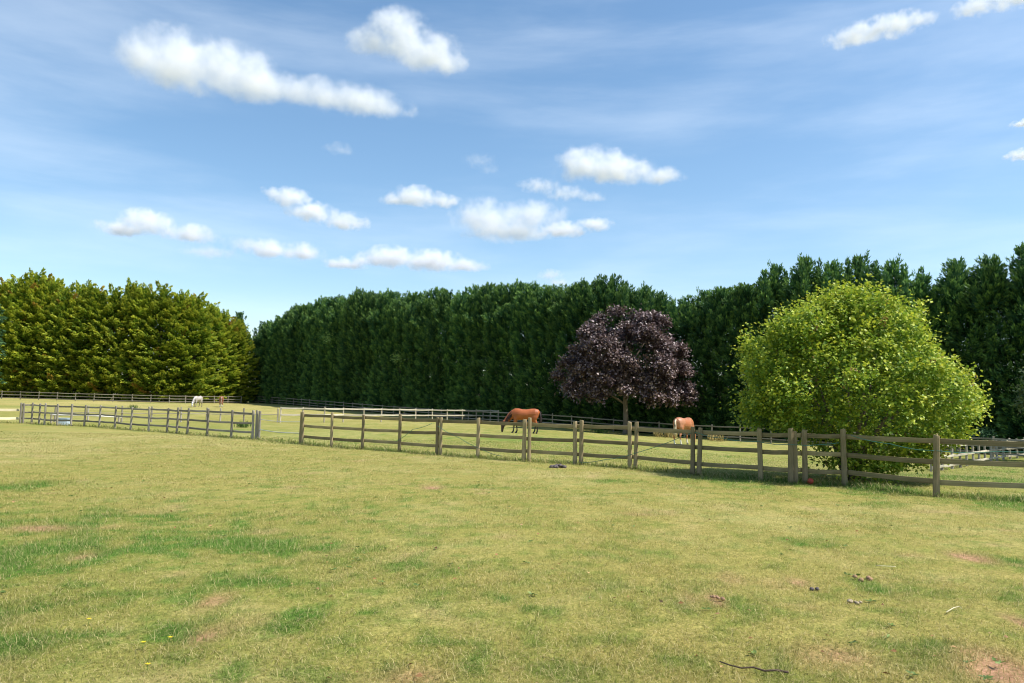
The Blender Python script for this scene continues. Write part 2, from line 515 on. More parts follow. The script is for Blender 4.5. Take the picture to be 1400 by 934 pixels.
# gate gap: two lengths of tape from post to post
def tube_mesh(pts, r, n=6, name='rope'):
    pts = [Vector(p) for p in pts]; vs, fs = [], []
    up = Vector((0, 0, 1))
    for i, p in enumerate(pts):
        t = (pts[min(i + 1, len(pts) - 1)] - pts[max(i - 1, 0)]).normalized()
        u = t.cross(up if abs(t.z) < 0.95 else Vector((1, 0, 0))).normalized(); v = u.cross(t)
        rr = r[i] if isinstance(r, (list, tuple)) else r
        for k in range(n):
            a = 2 * math.pi * k / n
            vs.append(tuple(p + (u * math.cos(a) + v * math.sin(a)) * rr))
    for i in range(len(pts) - 1):
        for k in range(n):
            a, b = i * n + k, i * n + (k + 1) % n
            fs.append((a, b, b + n, a + n))
    fs.append(tuple(range(n))[::-1]); fs.append(tuple(range((len(pts) - 1) * n, len(pts) * n)))
    me = bpy.data.meshes.new(name); me.from_pydata(vs, [], fs); me.update()
    me.polygons.foreach_set('use_smooth', np.ones(len(fs), dtype=bool))
    return me
def sagging(a, b, sag, n=10):
    a, b = Vector(a), Vector(b)
    return [a.lerp(b, i / n) - Vector((0, 0, sag * 4 * (i / n) * (1 - i / n) + random.uniform(-.006, .006) * (0 < i < n))) for i in range(n + 1)]
def up(p, z): return Vector((p.x, p.y, p.z + z))
g_a, g_b = l_pts[-1] + (l_pts[-1] - l_pts[-2]).normalized() * 0.36, r_pts[0]
root = empty('tape_barrier', g_a); tag(root, 'grey tape strung across the gap between the two timber fences', 'fence tape')
for z, r in ((0.42, 0.018), (0.86, 0.012)):
    o = link('tape', tube_mesh(sagging(up(g_a, z) - g_a, up(g_b, z) - g_a, 0.04), r, 5, 'tape'), M_TAPE, root)

# far fence along the foot of the clipped hedge (its front set off from the trunks)
H_P0, H_P1 = Vector((33.5, 46.0, 0)), Vector((-42.5, 128.0, 0))
H_DIR = (H_P1 - H_P0).normalized(); H_N = Vector((-H_DIR.y, H_DIR.x, 0))
if H_N.y > 0: H_N = -H_N
FC = [(345, 124), (440, 106), (560, 89), (690, 75.5), (752, 71), (855, 64), (1060, 53), (1300, 42.5), (1400, 38.5), (1500, 35)]
def along(line, step):
    out, acc = [Vector(line[0])], 0.0
    for a, b in zip(line[:-1], line[1:]):
        L = (b - a).length; t = step - acc
        while t <= L:
            p = a.lerp(b, t / L); p.z = float(gz(p.x, p.y)); out.append(p); t += step
        acc = (acc + L) % step
    return out
fc_pts = along([at(px, Y) for px, Y in FC], 2.5)
fence('hedge_fence', 'long grey rail fence running along the foot of the dark hedge', fc_pts, (0.28, 0.62, 1.0), (0.11, 0.10, 1.12), (0.085, 0.04), (M_GREYPOST, M_GREYRAIL), wob=0.012)
fa = [at(px, Y) for px, Y in [(-70, 103), (0, 103), (120, 104), (240, 107), (345, 118)]]
fence('conifer_fence', 'dark thin rail fence in front of the golden green conifers', along(fa, 2.35), (0.22, 0.6, 1.0), (0.11, 0.10, 1.12), (0.075, 0.04), (M_GREYPOST, M_GREYRAIL), wob=0.012)

# pale fence in the middle of the paddock, joining the hedge fence behind the bay horse
fb = [at(383, 60), at(500, 67), at(600, 74.5), at(683, 81.0)]
FBP = [(383, 60), (414, 61.6), (443, 63.3), (469, 65), (497, 67), (521, 68.6), (546, 70.4), (568, 72), (591, 73.8), (611, 75.3), (632, 77), (651, 78.4), (670, 80)]
fence('pale_fence', 'pale bleached two rail fence dividing the paddock, below the dark hedge', [at(*p) for p in FBP] + [fc_pts[min(range(len(fc_pts)), key=lambda i: abs(proj(fc_pts[i])[0] - 690))]],
      (0.62, 1.12), (0.13, 0.10, 1.24), (0.12, 0.045), (M_PALEPOST, M_PALERAIL), wob=0.015)
fence('wire_fence', 'thin posts with a single rail behind the greyer left fence', [at(p, 50 + (p - 74.5) * 0.031) for p in (74.5, 120, 166, 206.5, 247, 282, 301, 333)] + [at(383, 60) - Vector((0.2, 0, 0))],
      (0.62,), (0.12, 0.09, 1.08), (0.05, 0.03), (M_GREYPOST, M_GREYRAIL), wob=0.01)
# post and rail run leading away on the right
def dline(y_of):
    return [at(p, Y) for p, Y in y_of]
fd = dline([(1274, 29.5), (1288, 30.4), (1302, 31.4), (1313, 32.4), (1322, 33.4), (1331, 34.3), (1339, 35.2), (1347, 36.1), (1355, 37.0), (1363, 37.9), (1372, 38.8), (1381, 39.7), (1391, 40.6), (1401, 41.5), (1412, 42.4)])
fence('side_fence', 'close set pale posts with rails leading away behind the near fence at far right', fd, (0.18, 0.55, 0.94), (0.12, 0.10, 1.02), (0.09, 0.04), (M_GREYPOST, M_PALERAIL), wob=0.01)
# new timber rails coming in from the left edge
p0 = l_pts[0]
lf = [at(-45, 45.5), at(-10, 45.2), p0 - Vector((0.25, -0.2, 0))]
fence('new_rail_fence', 'two pale new timber rails at the left edge, fixed to the end post', lf, (0.30, 0.80), (0.12, 0.10, 1.1), (0.14, 0.045), (M_PALEPOST, M_NEWWOOD), skip_posts=(2,))

# ropes of green twine on the near fence
def rope(label, pts, r=0.008):
    pts = [Vector(p) for p in pts]; o0 = pts[0]
    fine = []
    for a, b in zip(pts[:-1], pts[1:]): fine += sagging(a - o0, b - o0, 0.03, 6)[:-1]
    fine.append(pts[-1] - o0)
    o = link('twine', tube_mesh(fine, r, 5, 'twine'), M_ROPE, None, o0)
    tag(o, label, 'twine')
fn = -Vector((0.65, 0.76, 0))
def on_fence(i, f, z, out=0.09):
    p = r_pts[i].lerp(r_pts[i + 1], f); return up(p, z) + fn * out
rope('green twine slanting from a double post down to the grass near the dung heap', [on_fence(9, 0.0, 1.08), on_fence(8, 0.1, 0.42), on_fence(7, 0.6, 0.2), on_fence(7, 0.1, 0.06)])
rope('green twine looped along the top rail left of the round bush', [on_fence(9, 0.06, 1.10), on_fence(9, 0.5, 0.98), on_fence(10, 0.0, 0.94), on_fence(11, 0.3, 0.90), on_fence(12, 0.9, 0.98)])
rope('green twine drooping along the top rail in front of the round bush', [on_fence(13, 0.1, 1.16), on_fence(13, 0.55, 1.02), on_fence(14, 0.0, 0.93)])
rope('green twine on the top rail at the right edge', [on_fence(14, 0.02, 0.93), on_fence(14, 0.5, 0.96), on_fence(15, 0.2, 1.06)])
rope('green twine slanting down left between two posts near the bay horse', [on_fence(3, 0.9, 1.02), on_fence(3, 0.4, 0.8), on_fence(2, 0.95, 0.35)])
rope('green twine slanting down right between two posts near the bay horse', [on_fence(4, 0.05, 0.95), on_fence(4, 0.6, 0.6), on_fence(5, 0.2, 0.25), on_fence(5, 0.6, 0.12)])

# ---------------------------------------------------------------- ground sheet and grass
def warp_axis(lo, hi, c, near, n):
    t = np.linspace(-1, 1, n)
    k = 7.5
    s = np.sinh(t * k) / math.sinh(k)
    return s
def axis(stops):
    out = []
    for (a, b, step) in stops: out.append(np.arange(a, b, step))
    out.append(np.array([stops[-1][1]]))
    return np.concatenate(out)
gx = axis([(-3000, -600, 300), (-600, -150, 50), (-150, -45, 3.0), (-45, -14, 0.45), (-14, 14, 0.11), (14, 45, 0.45), (45, 150, 3.0), (150, 600, 50), (600, 3000, 300)])
gy = axis([(-400, -40, 60), (-40, 2, 2.0), (2, 16, 0.10), (16, 30, 0.22), (30, 70, 0.6), (70, 150, 2.0), (150, 600, 30), (600, 4000, 300)])
GX, GY = np.meshgrid(gx, gy)
X, Y = GX.ravel(), GY.ravel()
lush, bare, straw, tall = fields(X, Y)
Z = gz(X, Y) + 0.03 * (fbm(X * 0.8, Y * 0.8, 3) - 0.5) * sstep(120, 60, np.abs(Y)) + 0.015 * (fbm(X * 3.1, Y * 3.1, 2) - 0.5) - 0.02 * bare
nx_, ny_ = len(gx), len(gy)
idx = np.arange(nx_ * ny_).reshape(ny_, nx_)
Q = np.stack([idx[:-1, :-1].ravel(), idx[:-1, 1:].ravel(), idx[1:, 1:].ravel(), idx[1:, :-1].ravel()], 1)
me = mesh_np('pasture', np.stack([X, Y, Z], 1), quads=Q, attrs={'lush': lush, 'bare': bare, 'straw': straw}, smooth=True)
tag(link('ground', me, M_GROUND), 'sunlit pasture of short yellow green grass', None, None, 'structure')

def grass(n, y0, y1, seed, hgt, wid, power=1.0, keep=None):
    r = np.random.default_rng(seed)
    # distance so that the grass is about equally thick to the eye
    u = r.random(n)
    y = y0 * (y1 / y0) ** u if power == 1.0 else (y0 ** -1 + u * (y1 ** -1 - y0 ** -1)) ** -1
    x = (r.random(n) * 2 - 1) * (0.76 * y + 0.8)
    lush, bare, straw, tall = fields(x, y)
    k = r.random(n) > bare * 0.85
    if keep is not None: k &= keep(x, y, tall, r)
    x, y, lush, bare, straw, tall = (a[k] for a in (x, y, lush, bare, straw, tall))
    n = len(x)
    z = gz(x, y) - 0.012
    h = hgt * (0.45 + 0.9 * r.random(n) ** 1.5) * (0.75 + 0.5 * lush + 0.8 * tall)
    w = wid * (0.7 + 0.6 * r.random(n)) * np.maximum(1.0, y / 9.0)
    h = h * np.maximum(1.0, (y / 12.0) ** 0.35)
    a = r.random(n) * 2 * np.pi
    lean = 0.3 + 2.1 * r.random(n)
    dx, dy = np.cos(a), np.sin(a)
    sx, sy = -dy * w / 2, dx * w / 2
    b = np.stack([x, y, z], 1)
    m = b + np.stack([dx * lean * h * .35, dy * lean * h * .35, h * .6], 1)
    tp = b + np.stack([dx * lean * h, dy * lean * h, h * (1.0 - 0.25 * lean)], 1)
    s = np.stack([sx, sy, np.zeros(n)], 1)
    V = np.stack([b - s, b + s, m + s * .8, m - s * .8, tp], 1).reshape(-1, 3)
    i = np.arange(n) * 5
    quads = np.stack([i, i + 1, i + 2, i + 3], 1); tris = np.stack([i + 3, i + 2, i + 4], 1)
    rnd = r.random(n)
    rep = lambda v: np.repeat(v, 5)
    return mesh_np('grass blades', V, quads, tris, {'lush': rep(np.clip(lush + 0.12 * (r.random(n) - .5), 0, 1)), 'bare': rep(bare * 0.4), 'straw': rep(np.clip(straw + 0.5 * (r.random(n) - .5), 0, 1)), 'rnd': rep(rnd)})
tag(link('grass', grass(560000, 3.6, 36.0, 3, 0.048, 0.0040), M_BLADE), 'short grazed grass blades across the field, yellowish with green patches', None, None, 'stuff')
me_long = grass(40000, 3.6, 14.0, 8, 0.075, 0.0034)
tag(link('grass_strands', me_long, M_BLADE), 'longer thin grass strands scattered through the near pasture', None, None, 'stuff')
r = np.random.default_rng(77)
def rosettes(n, nl, seed, L0, L1):
    r = np.random.default_rng(seed)
    y = 4.0 * (17 / 4.0) ** r.random(n); x = (r.random(n) * 2 - 1) * .76 * y
    cl = fbm(x * .5 + 3, y * .5 + 8, 3); k = r.random(n) < sstep(.38, .62, cl); x, y = x[k], y[k]; n = len(x)
    C = np.repeat(np.stack([x, y, gz(x, y) + .012], 1), nl, 0) + r.normal(0, .008, (n * nl, 3)) * np.array([1, 1, .2])
    a = r.random(n * nl) * 6.28
    D = np.stack([np.cos(a), np.sin(a), .15 + .5 * r.random(n * nl)], 1)
    return C, D, L0 + (L1 - L0) * r.random(n * nl), r
def near_fence_keep(x, y, tall, r):
    d = near_dist(x, y)
    return r.random(len(x)) < np.exp(-((d - 0.12) / 0.33) ** 2)
tag(link('long_grass', grass(420000, 13.0, 60.0, 5, 0.085, 0.006, keep=near_fence_keep), M_BLADE), 'longer ragged grass along the foot of the near fence', None, None, 'stuff')

# ---------------------------------------------------------------- trees
def unit(v): return v / np.maximum(np.linalg.norm(v, axis=1, keepdims=True), 1e-9)
def leaf_mesh(name, C, A, N, L, W, tint, tone, fold=0.25):
    """one folded kite per leaf: base, two sides, tip"""
    A = unit(A); S = unit(np.cross(A, N)); U = unit(np.cross(S, A))
    L, W = L[:, None], W[:, None]
    b = C; t = C + A * L - U * L * 0.12
    m = C + A * L * 0.45
    l = m + S * W * .5 + U * W * fold; r_ = m - S * W * .5 + U * W * fold
    V = np.stack([b, l, t, r_], 1).reshape(-1, 3)
    i = np.arange(len(C)) * 4
    T = np.concatenate([np.stack([i, i + 1, i + 2], 1), np.stack([i, i + 2, i + 3], 1)])
    return mesh_np(name, V, tris=T, attrs={'tint': np.repeat(tint, 4), 'tone': np.repeat(tone, 4)})

def limb_mesh(segs, name='limb', n=7):
    """segs: list of (points, radii); all joined into one mesh"""
    vs, fs = [], []
    for pts, rad in segs:
        me = tube_mesh(pts, rad, n, name); o = len(vs)
        vs += [tuple(v.co) for v in me.vertices]; fs += [tuple(o + i for i in p.vertices) for p in me.polygons]
        bpy.data.meshes.remove(me)
    me = bpy.data.meshes.new(name); me.from_pydata(vs, [], fs); me.update()
    me.polygons.foreach_set('use_smooth', np.ones(len(fs), dtype=bool))
    return me

def conifer_crown(seed, H, R, n_pl, up_bias, prof, sprays=26, plen=(0.9, 1.6), leaders=3, spray=(0.26, 0.42), flat=1.0, dense_low=0.0, wf=0.30, jit=0.22, slim=0.34, side=0.75, spread=0.45):
    """crown of feathery plumes; prof(t) gives the radius at height share t"""
    r = np.random.default_rng(seed)
    t = r.random(n_pl * 3)
    rad = prof(t)
    keep = r.random(len(t)) < (0.25 + 0.75 * rad / rad.max()) * (1 - dense_low * sstep(.12, .3, t))
    t = t[keep][:n_pl]; n = len(t)
    phi = r.random(n) * 2 * np.pi
    bump = 1 + 0.16 * np.sin(3 * phi + 7 * t + seed) + 0.13 * np.sin(5 * phi - 13 * t + 2 * seed)
    shell = np.where(r.random(n) < 0.62, 0.78 + 0.24 * r.random(n), 0.3 + 0.5 * r.random(n))
    rr = prof(t) * R * bump * shell
    out = np.stack([np.cos(phi), np.sin(phi), np.zeros(n)], 1)
    P = out * rr[:, None]; P[:, 2] = t * H
    A = out * (1.0 - 0.5 * t[:, None] ** 3) + np.array([0, 0, 1.0]) * (up_bias + 0.5 * t[:, None] ** 2) + r.normal(0, jit, (n, 3))
    # leaders: the nodding tips that stand out of the top
    lp, la = [], []
    for k in range(leaders):
        a = r.random() * 6.28; d = R * spread * (k > 0) * (0.4 + r.random())
        top = H * (1.03 if k == 0 else 0.93 + 0.09 * r.random())
        for j in range(9):
            s = j / 8.0
            z = top - 2.6 * (1 - s)
            for q in range(1 + int(5 * (1 - s))):
                w = 0.85 * (1 - s) * R * 0.42
                b = r.random() * 6.28
                lp.append((math.cos(a) * d + math.cos(b) * w * .6, math.sin(a) * d + math.sin(b) * w * .6, z - 0.5))
                la.append((math.cos(b) * 0.75, math.sin(b) * 0.75, 0.75 + s * 2.5))
    P = np.concatenate([P, np.array(lp)]); A = unit(np.concatenate([A, np.array(la)])); shell = np.concatenate([shell, np.full(len(lp), .95)])
    n = len(P)
    PL = plen[0] + (plen[1] - plen[0]) * r.random(n); PL[-len(lp):] *= 0.55
    P = P - A * PL[:, None] * 0.5
    ptone = r.random(n)
    # sprays along each plume
    k = sprays
    s = r.random((n, k)) ** 0.8
    th = r.random((n, k)) * 2 * np.pi
    ref = np.where(np.abs(A[:, 2:3]) < 0.9, np.array([[0, 0, 1.0]]), np.array([[1.0, 0, 0]]))
    U = unit(np.cross(A, ref)); V = np.cross(A, U)
    w = wf * PL[:, None] * np.sin(np.pi * np.clip(s * 0.92 + 0.06, 0, 1)) ** 0.8 * (0.4 + 0.6 * r.random((n, k)))
    rd = U[:, None] * np.cos(th)[..., None] + V[:, None] * (np.sin(th) * flat)[..., None]
    C = P[:, None] + A[:, None] * (s * PL[:, None])[..., None] + rd * w[..., None] * 0.7
    D = A[:, None] * 0.9 + rd * (side * (1.15 - s))[..., None] + r.normal(0, .18, (n, k, 3)) + np.array([0, 0, -0.12])
    N = rd + r.normal(0, .5, (n, k, 3)) + np.array([0, 0, .3 + 1.2 * (1 - flat)])
    L = spray[0] + (spray[1] - spray[0]) * r.random((n, k)); W = L * (slim + 0.2 * r.random((n, k)))
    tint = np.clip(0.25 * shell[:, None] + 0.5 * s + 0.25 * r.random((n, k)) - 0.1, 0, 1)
    return leaf_mesh('crown', C.reshape(-1, 3), D.reshape(-1, 3), N.reshape(-1, 3), L.ravel(), W.ravel(), tint.ravel(), np.repeat(ptone, k))

def prof_hedge(t):
    return np.where(t < 0.72, 0.92 + 0.14 * sstep(0.3, 0.72, t), 1.06 * np.sqrt(np.clip(1 - ((t - 0.72) / 0.285) ** 2, 0.0, 1)) ) * np.where(t < 0.03, 0.8, 1)
def prof_spire(t):
    return np.where(t < 0.5, 0.95 + 0.1 * sstep(0.1, 0.5, t), np.clip(1.05 * (1 - ((t - 0.5) / 0.52) ** 1.7), 0.04, 2))
def prof_gold(t):
    return np.clip(np.where(t < 0.12, 0.55 + 3.4 * t, 0.98 * (1 - np.clip((t - 0.3) / 0.74, 0, 1) ** 1.8) + 0.02), 0.05, 2)

M_HEDGE = foliage_material('dark conifer sprays', (0.014, 0.054, 0.024), (0.046, 0.128, 0.045), (0.25, 0.39, 0.08), 0.24, 0.55, 0.25)  # pale tip colour paints the sunlit look into the spray ends
M_GOLD = foliage_material('golden conifer sprays', (0.035, 0.095, 0.018), (0.19, 0.29, 0.03), (0.58, 0.54, 0.06), 0.34, 0.6, 0.2, (0.42, 0.27, 0.05))  # dark tone paints shadow green into plume bases; golden tips are own colour
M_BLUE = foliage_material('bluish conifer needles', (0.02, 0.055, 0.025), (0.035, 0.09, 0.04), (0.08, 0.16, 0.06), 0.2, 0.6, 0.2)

def conifer_proto(name, crown, H, mat):
    root = empty(name, (0, 0, 0))
    link('trunk', limb_mesh([([(0, 0, -0.2), (0.03, 0.02, H * .3), (-.04, .03, H * .65), (0, 0, H * .93)], [H * .019, H * .015, H * .009, H * .002])], 'trunk'), M_BARK, root)
    link('crown', crown, mat, root)
    return root
SPARE = bpy.data.collections.new('spare')
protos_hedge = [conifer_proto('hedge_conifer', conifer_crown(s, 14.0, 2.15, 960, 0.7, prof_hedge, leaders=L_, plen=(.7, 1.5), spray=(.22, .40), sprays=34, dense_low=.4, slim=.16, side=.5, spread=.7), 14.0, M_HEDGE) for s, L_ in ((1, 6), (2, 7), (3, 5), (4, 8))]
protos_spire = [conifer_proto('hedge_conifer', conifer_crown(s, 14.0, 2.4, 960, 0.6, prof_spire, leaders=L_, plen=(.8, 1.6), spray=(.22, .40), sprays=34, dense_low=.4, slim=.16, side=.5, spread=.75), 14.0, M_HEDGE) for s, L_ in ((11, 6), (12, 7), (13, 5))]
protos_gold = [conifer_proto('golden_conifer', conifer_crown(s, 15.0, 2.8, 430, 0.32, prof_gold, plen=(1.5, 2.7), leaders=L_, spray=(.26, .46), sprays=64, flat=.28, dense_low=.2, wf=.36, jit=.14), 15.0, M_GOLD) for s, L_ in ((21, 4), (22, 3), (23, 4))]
USED = set()
def place(proto, p, h, h0, rz, wide, label, cat, group, name=None):
    o = proto if proto.name not in USED else copy_tree(proto)
    USED.add(proto.name)
    o.location = p; o.rotation_euler = (0, 0, rz); o.scale = (wide, wide, h / h0)
    tag(o, label, cat, group)
    return o

TOPS = [(330, 505), (350, 480), (362, 446), (380, 432), (400, 424), (450, 413), (500, 404), (560, 408), (620, 402), (680, 395), (700, 388), (740, 397), (790, 386), (835, 388), (862, 410), (885, 398), (910, 396),
        (932, 410), (945, 398), (980, 390), (1010, 392), (1030, 380), (1050, 374), (1075, 366), (1100, 352), (1125, 366), (1150, 356), (1180, 350), (1212, 346), (1240, 354), (1266, 374), (1300, 354), (1325, 362), (1355, 348), (1400, 344), (1460, 346), (1600, 340)]
tp, tv = [a for a, _ in TOPS], [b for _, b in TOPS]
s_ = -4.0; n_ = 0; n_sp = 0
line_len = (H_P1 - H_P0).length
random.seed(5)
SPIRE = 'tall dark conifer with a spiky top'
spires = []
ORD = 'first second third fourth fifth sixth seventh eighth ninth tenth eleventh twelfth thirteenth fourteenth fifteenth sixteenth seventeenth eighteenth nineteenth twentieth'.split()
while s_ < line_len - 0.6:
    p = H_P0 + H_DIR * s_ + H_N * random.uniform(-.3, .3); p.z = float(gz(p.x, p.y))
    px = proj(p)[0]
    spire = px > 850
    h = height_at(p, np.interp(px, tp, tv)) * random.uniform(0.95, 1.03)
    if spire:
        lab = SPIRE
        step = 2.15
    else:
        if px < 560: lab = 'dark green conifer in the clipped hedge near its lower left end'
        else: lab = 'dark green conifer in the clipped hedge behind the grazing bay horse'
        step = 2.35
    ps = (protos_spire + protos_spire + protos_hedge[:1]) if spire else protos_hedge
    t_ = place(ps[n_ % len(ps)] if random.random() < .7 else random.choice(ps), p, h, 14.0, random.uniform(0, 6.28), random.uniform(.9, 1.08) * (0.92 if spire else 1.0), lab, 'conifer',
          'spiky dark conifers of the right hedge' if spire else lab.replace('conifer', 'conifers'))
    if spire: spires.append((px, t_))
    n_ += 1
    s_ += step * random.uniform(.85, 1.15)

spires.sort(key=lambda q: q[0])
n_left = sum(1 for q in spires if q[0] < 1000)
for i, (px, t_) in enumerate(spires):
    where = ('behind the copper tree' if px < 940 else 'between copper tree and bush' if px < 1000 else 'behind the round green bush' if px < 1330 else 'right of the round green bush')
    t_['label'] = 'dark spiky conifer ' + where + ', ' + ('number ' + str(i + 1) if i >= 20 else ORD[i]) + ' counted from the copper tree'

# two pale leafy climber sprays that show on the dark hedge face
M_CLIMB = foliage_material('pale climber leaves', (.16, .26, .06), (.27, .40, .10), (.40, .52, .18), .3)
for i, (px, py, lab) in enumerate([(563, 490, 'pale green leafy spray standing out on the middle of the dark hedge face'), (470, 463, 'pale yellow green spray on the upper dark hedge face, left of the other')]):
    best = min((abs(proj(H_P0 + H_DIR * q)[0] - px), q) for q in np.arange(0, line_len, .5))[1]
    p = H_P0 + H_DIR * float(best) + H_N * 2.35; p.z = float(gz(p.x, p.y)); p.z += height_at(p, py)
    g = np.random.default_rng(70 + i); n = 150
    C = g.normal(0, 1, (n, 3)) * np.array([.42, .42, .4]); C[:, 0] += H_N.x * .2; C[:, 1] += H_N.y * .2
    A = np.array([H_N.x, H_N.y, .1]) + g.normal(0, .6, (n, 3))
    root = empty('climber_spray', p); tag(root, lab, 'climber')
    link('stem', tube_mesh([-H_N * 1.6 + Vector((0, 0, -.5)), -H_N * .5 + Vector((0, 0, -.1)), H_N * .3], [.03, .02, .008], 6, 'stem'), M_BARK, root)
    link('leaves', leaf_mesh('leaves', C, A, np.array([H_N.x, H_N.y, 1.0]) + g.normal(0, .4, (n, 3)), .2 + .2 * g.random(n), .1 + .08 * g.random(n), g.random(n), g.random(n), .1), M_CLIMB, root)

GTOPS = [(-80, 392), (-40, 376), (0, 382), (15, 377), (38, 370), (60, 377), (80, 390), (105, 386), (122, 391), (150, 392), (173, 384), (190, 391), (213, 388), (243, 399), (262, 402), (280, 412), (300, 425), (318, 436), (334, 458), (346, 480)]
gp, gv = [a for a, _ in GTOPS], [b for _, b in GTOPS]
n_ = 0
for px in [-78, -52, -28, -4, 16, 38, 58, 81, 104, 123, 148, 172, 192, 214, 242, 262, 281, 300, 315, 325]:
    Yd = 112.0 + max(0, px - 250) * 0.12 + random.uniform(-.6, .6)
    p = at(px, Yd)
    h = height_at(p, np.interp(px, gp, gv)) * .945
    lab = 'golden green conifer of the left row, ' + ORD[19 - n_] + ' counted from the gap'
    place(protos_gold[n_ % 3], p, h, 15.0, random.uniform(0, 6.28), random.uniform(.92, 1.1) * (0.82 if px > 290 else 1.0), lab, 'conifer', 'golden green conifers in the left row')
    n_ += 1
# darker conifer behind the right end of the golden row, and one cut by the left border
o = place(conifer_proto('dark_pine', conifer_crown(31, 15.0, 2.0, 300, 0.3, prof_spire, leaders=2), 15.0, M_HEDGE), at(322, 121), height_at(at(322, 121), 430), 15.0, 1.0, 0.9, 'dark sparse conifer peeping out behind the right end of the golden row', 'conifer', None)
o = place(conifer_proto('blue_conifer', conifer_crown(32, 15.0, 3.0, 420, 0.1, prof_gold, plen=(1.0, 1.9), leaders=2), 15.0, M_BLUE), at(-58, 88), height_at(at(-58, 88), 345), 15.0, 2.0, 1.15, 'bluish green conifer cut off by the left border, in front of the golden row', 'conifer', None)

# low broad leaved weeds and fallen leaves among the grass
C_, D_, L_2, r2 = rosettes(210, 7, 5, .022, .058)
M_WEEDLEAF = foliage_material('weed leaves', (.07, .115, .03), (.11, .17, .04), (.17, .24, .06), .25, .5, .3)
tag(link('field_weeds', leaf_mesh('weeds', C_, D_, np.array([0, 0, 1.0]) + r2.normal(0, .3, C_.shape), L_2, L_2 * .5, r2.random(len(C_)), r2.random(len(C_)), .1), M_WEEDLEAF), 'small dark green weed rosettes scattered in the near grass', None, None, 'stuff')
C_, D_, L_2, r2 = rosettes(420, 1, 6, .025, .055)
M_DEADLEAF = foliage_material('dead leaves', (.16, .08, .03), (.30, .16, .07), (.45, .30, .15), .1)
C_ = C_ + np.array([0, 0, .02])
tag(link('leaf_litter', leaf_mesh('litter', C_, D_ * np.array([1, 1, .3]), np.array([0, 0, 1.0]) + r2.normal(0, .5, C_.shape), L_2, L_2 * .6, r2.random(len(C_)), r2.random(len(C_)), .15), M_DEADLEAF), 'brown dead leaves and crumbs lying in the near grass', None, None, 'stuff')

# ---- broadleaf crowns: leafy shoots on clumps
def clump_crown(seed, centers, radii, n_sh, leaves, shoot, leaf, up_b=0.35, inner=0.25, drop=None, mid=None, droop=0.0, cap=1.0, flatz=1.0):
    r = np.random.default_rng(seed)
    nc = len(centers)
    wgt = radii ** 2; wgt = wgt / wgt.sum()
    ci = r.choice(nc, n_sh, p=wgt)
    d = unit(r.normal(0, 1, (n_sh, 3)))
    outw = unit(centers - mid)[ci]
    d = unit(d + outw * 0.7)
    kk = (d[:, 2] > -.1) | (r.random(n_sh) < cap)
    d, outw, ci = d[kk], outw[kk], ci[kk]; n_sh = len(d)
    sh = np.where(r.random(n_sh) < inner, r.random(n_sh) ** .5 * .8, .78 + .26 * r.random(n_sh))
    P = centers[ci] + d * (radii[ci] * sh)[:, None] * np.array([1, 1, flatz])
    A = unit(d + outw * .4 + np.array([0, 0, up_b]) + r.normal(0, .25, (n_sh, 3)))
    if drop is not None:
        k = drop(P); P, A, sh = P[k], A[k], sh[k]
    n = len(P)
    SL = shoot[0] + (shoot[1] - shoot[0]) * r.random(n) ** 1.5 * np.where(r.random(n) < .08, 1.7, 1.0)
    P = P - A * SL[:, None] * .5
    s = r.random((n, leaves))
    C = P[:, None] + A[:, None] * (s * SL[:, None])[..., None] + r.normal(0, leaf[1] * .5, (n, leaves, 3))
    D = A[:, None] * .5 + r.normal(0, .6, (n, leaves, 3)) + np.array([0, 0, -droop])
    N = np.array([0, 0, 1.0]) + A[:, None] * .5 + r.normal(0, .45, (n, leaves, 3))
    L = leaf[0] + (leaf[1] - leaf[0]) * r.random((n, leaves)); W = L * (.7 + .25 * r.random((n, leaves)))
    zz = (P[:, 2] - P[:, 2].min()) / np.ptp(P[:, 2])
    tint = np.clip(.55 * s + .45 * r.random((n, leaves)), 0, 1)
    tone = np.repeat(r.random(n), leaves)
    return leaf_mesh('crown', C.reshape(-1, 3), D.reshape(-1, 3), N.reshape(-1, 3), L.ravel(), W.ravel(), tint.ravel(), tone, 0.12)

def dome_clumps(seed, n, rad, cz, cr, zlo=-0.8, jit=(.80, 1.06)):
    r = np.random.default_rng(seed)
    out = []
    i = 0
    while len(out) < n:
        g = (i + .5) / (n * 1.15); i += 1
        z = 1 - 2 * (g % 1.0); a = i * 2.39996
        if z < zlo: continue
        q = math.sqrt(max(0, 1 - z * z))
        k = r.uniform(*jit)
        out.append((math.cos(a) * q * rad[0] * k, math.sin(a) * q * rad[1] * k, cz + z * rad[2] * k))
    C = np.array(out)
    return C, cr[0] + (cr[1] - cr[0]) * r.random(len(C))

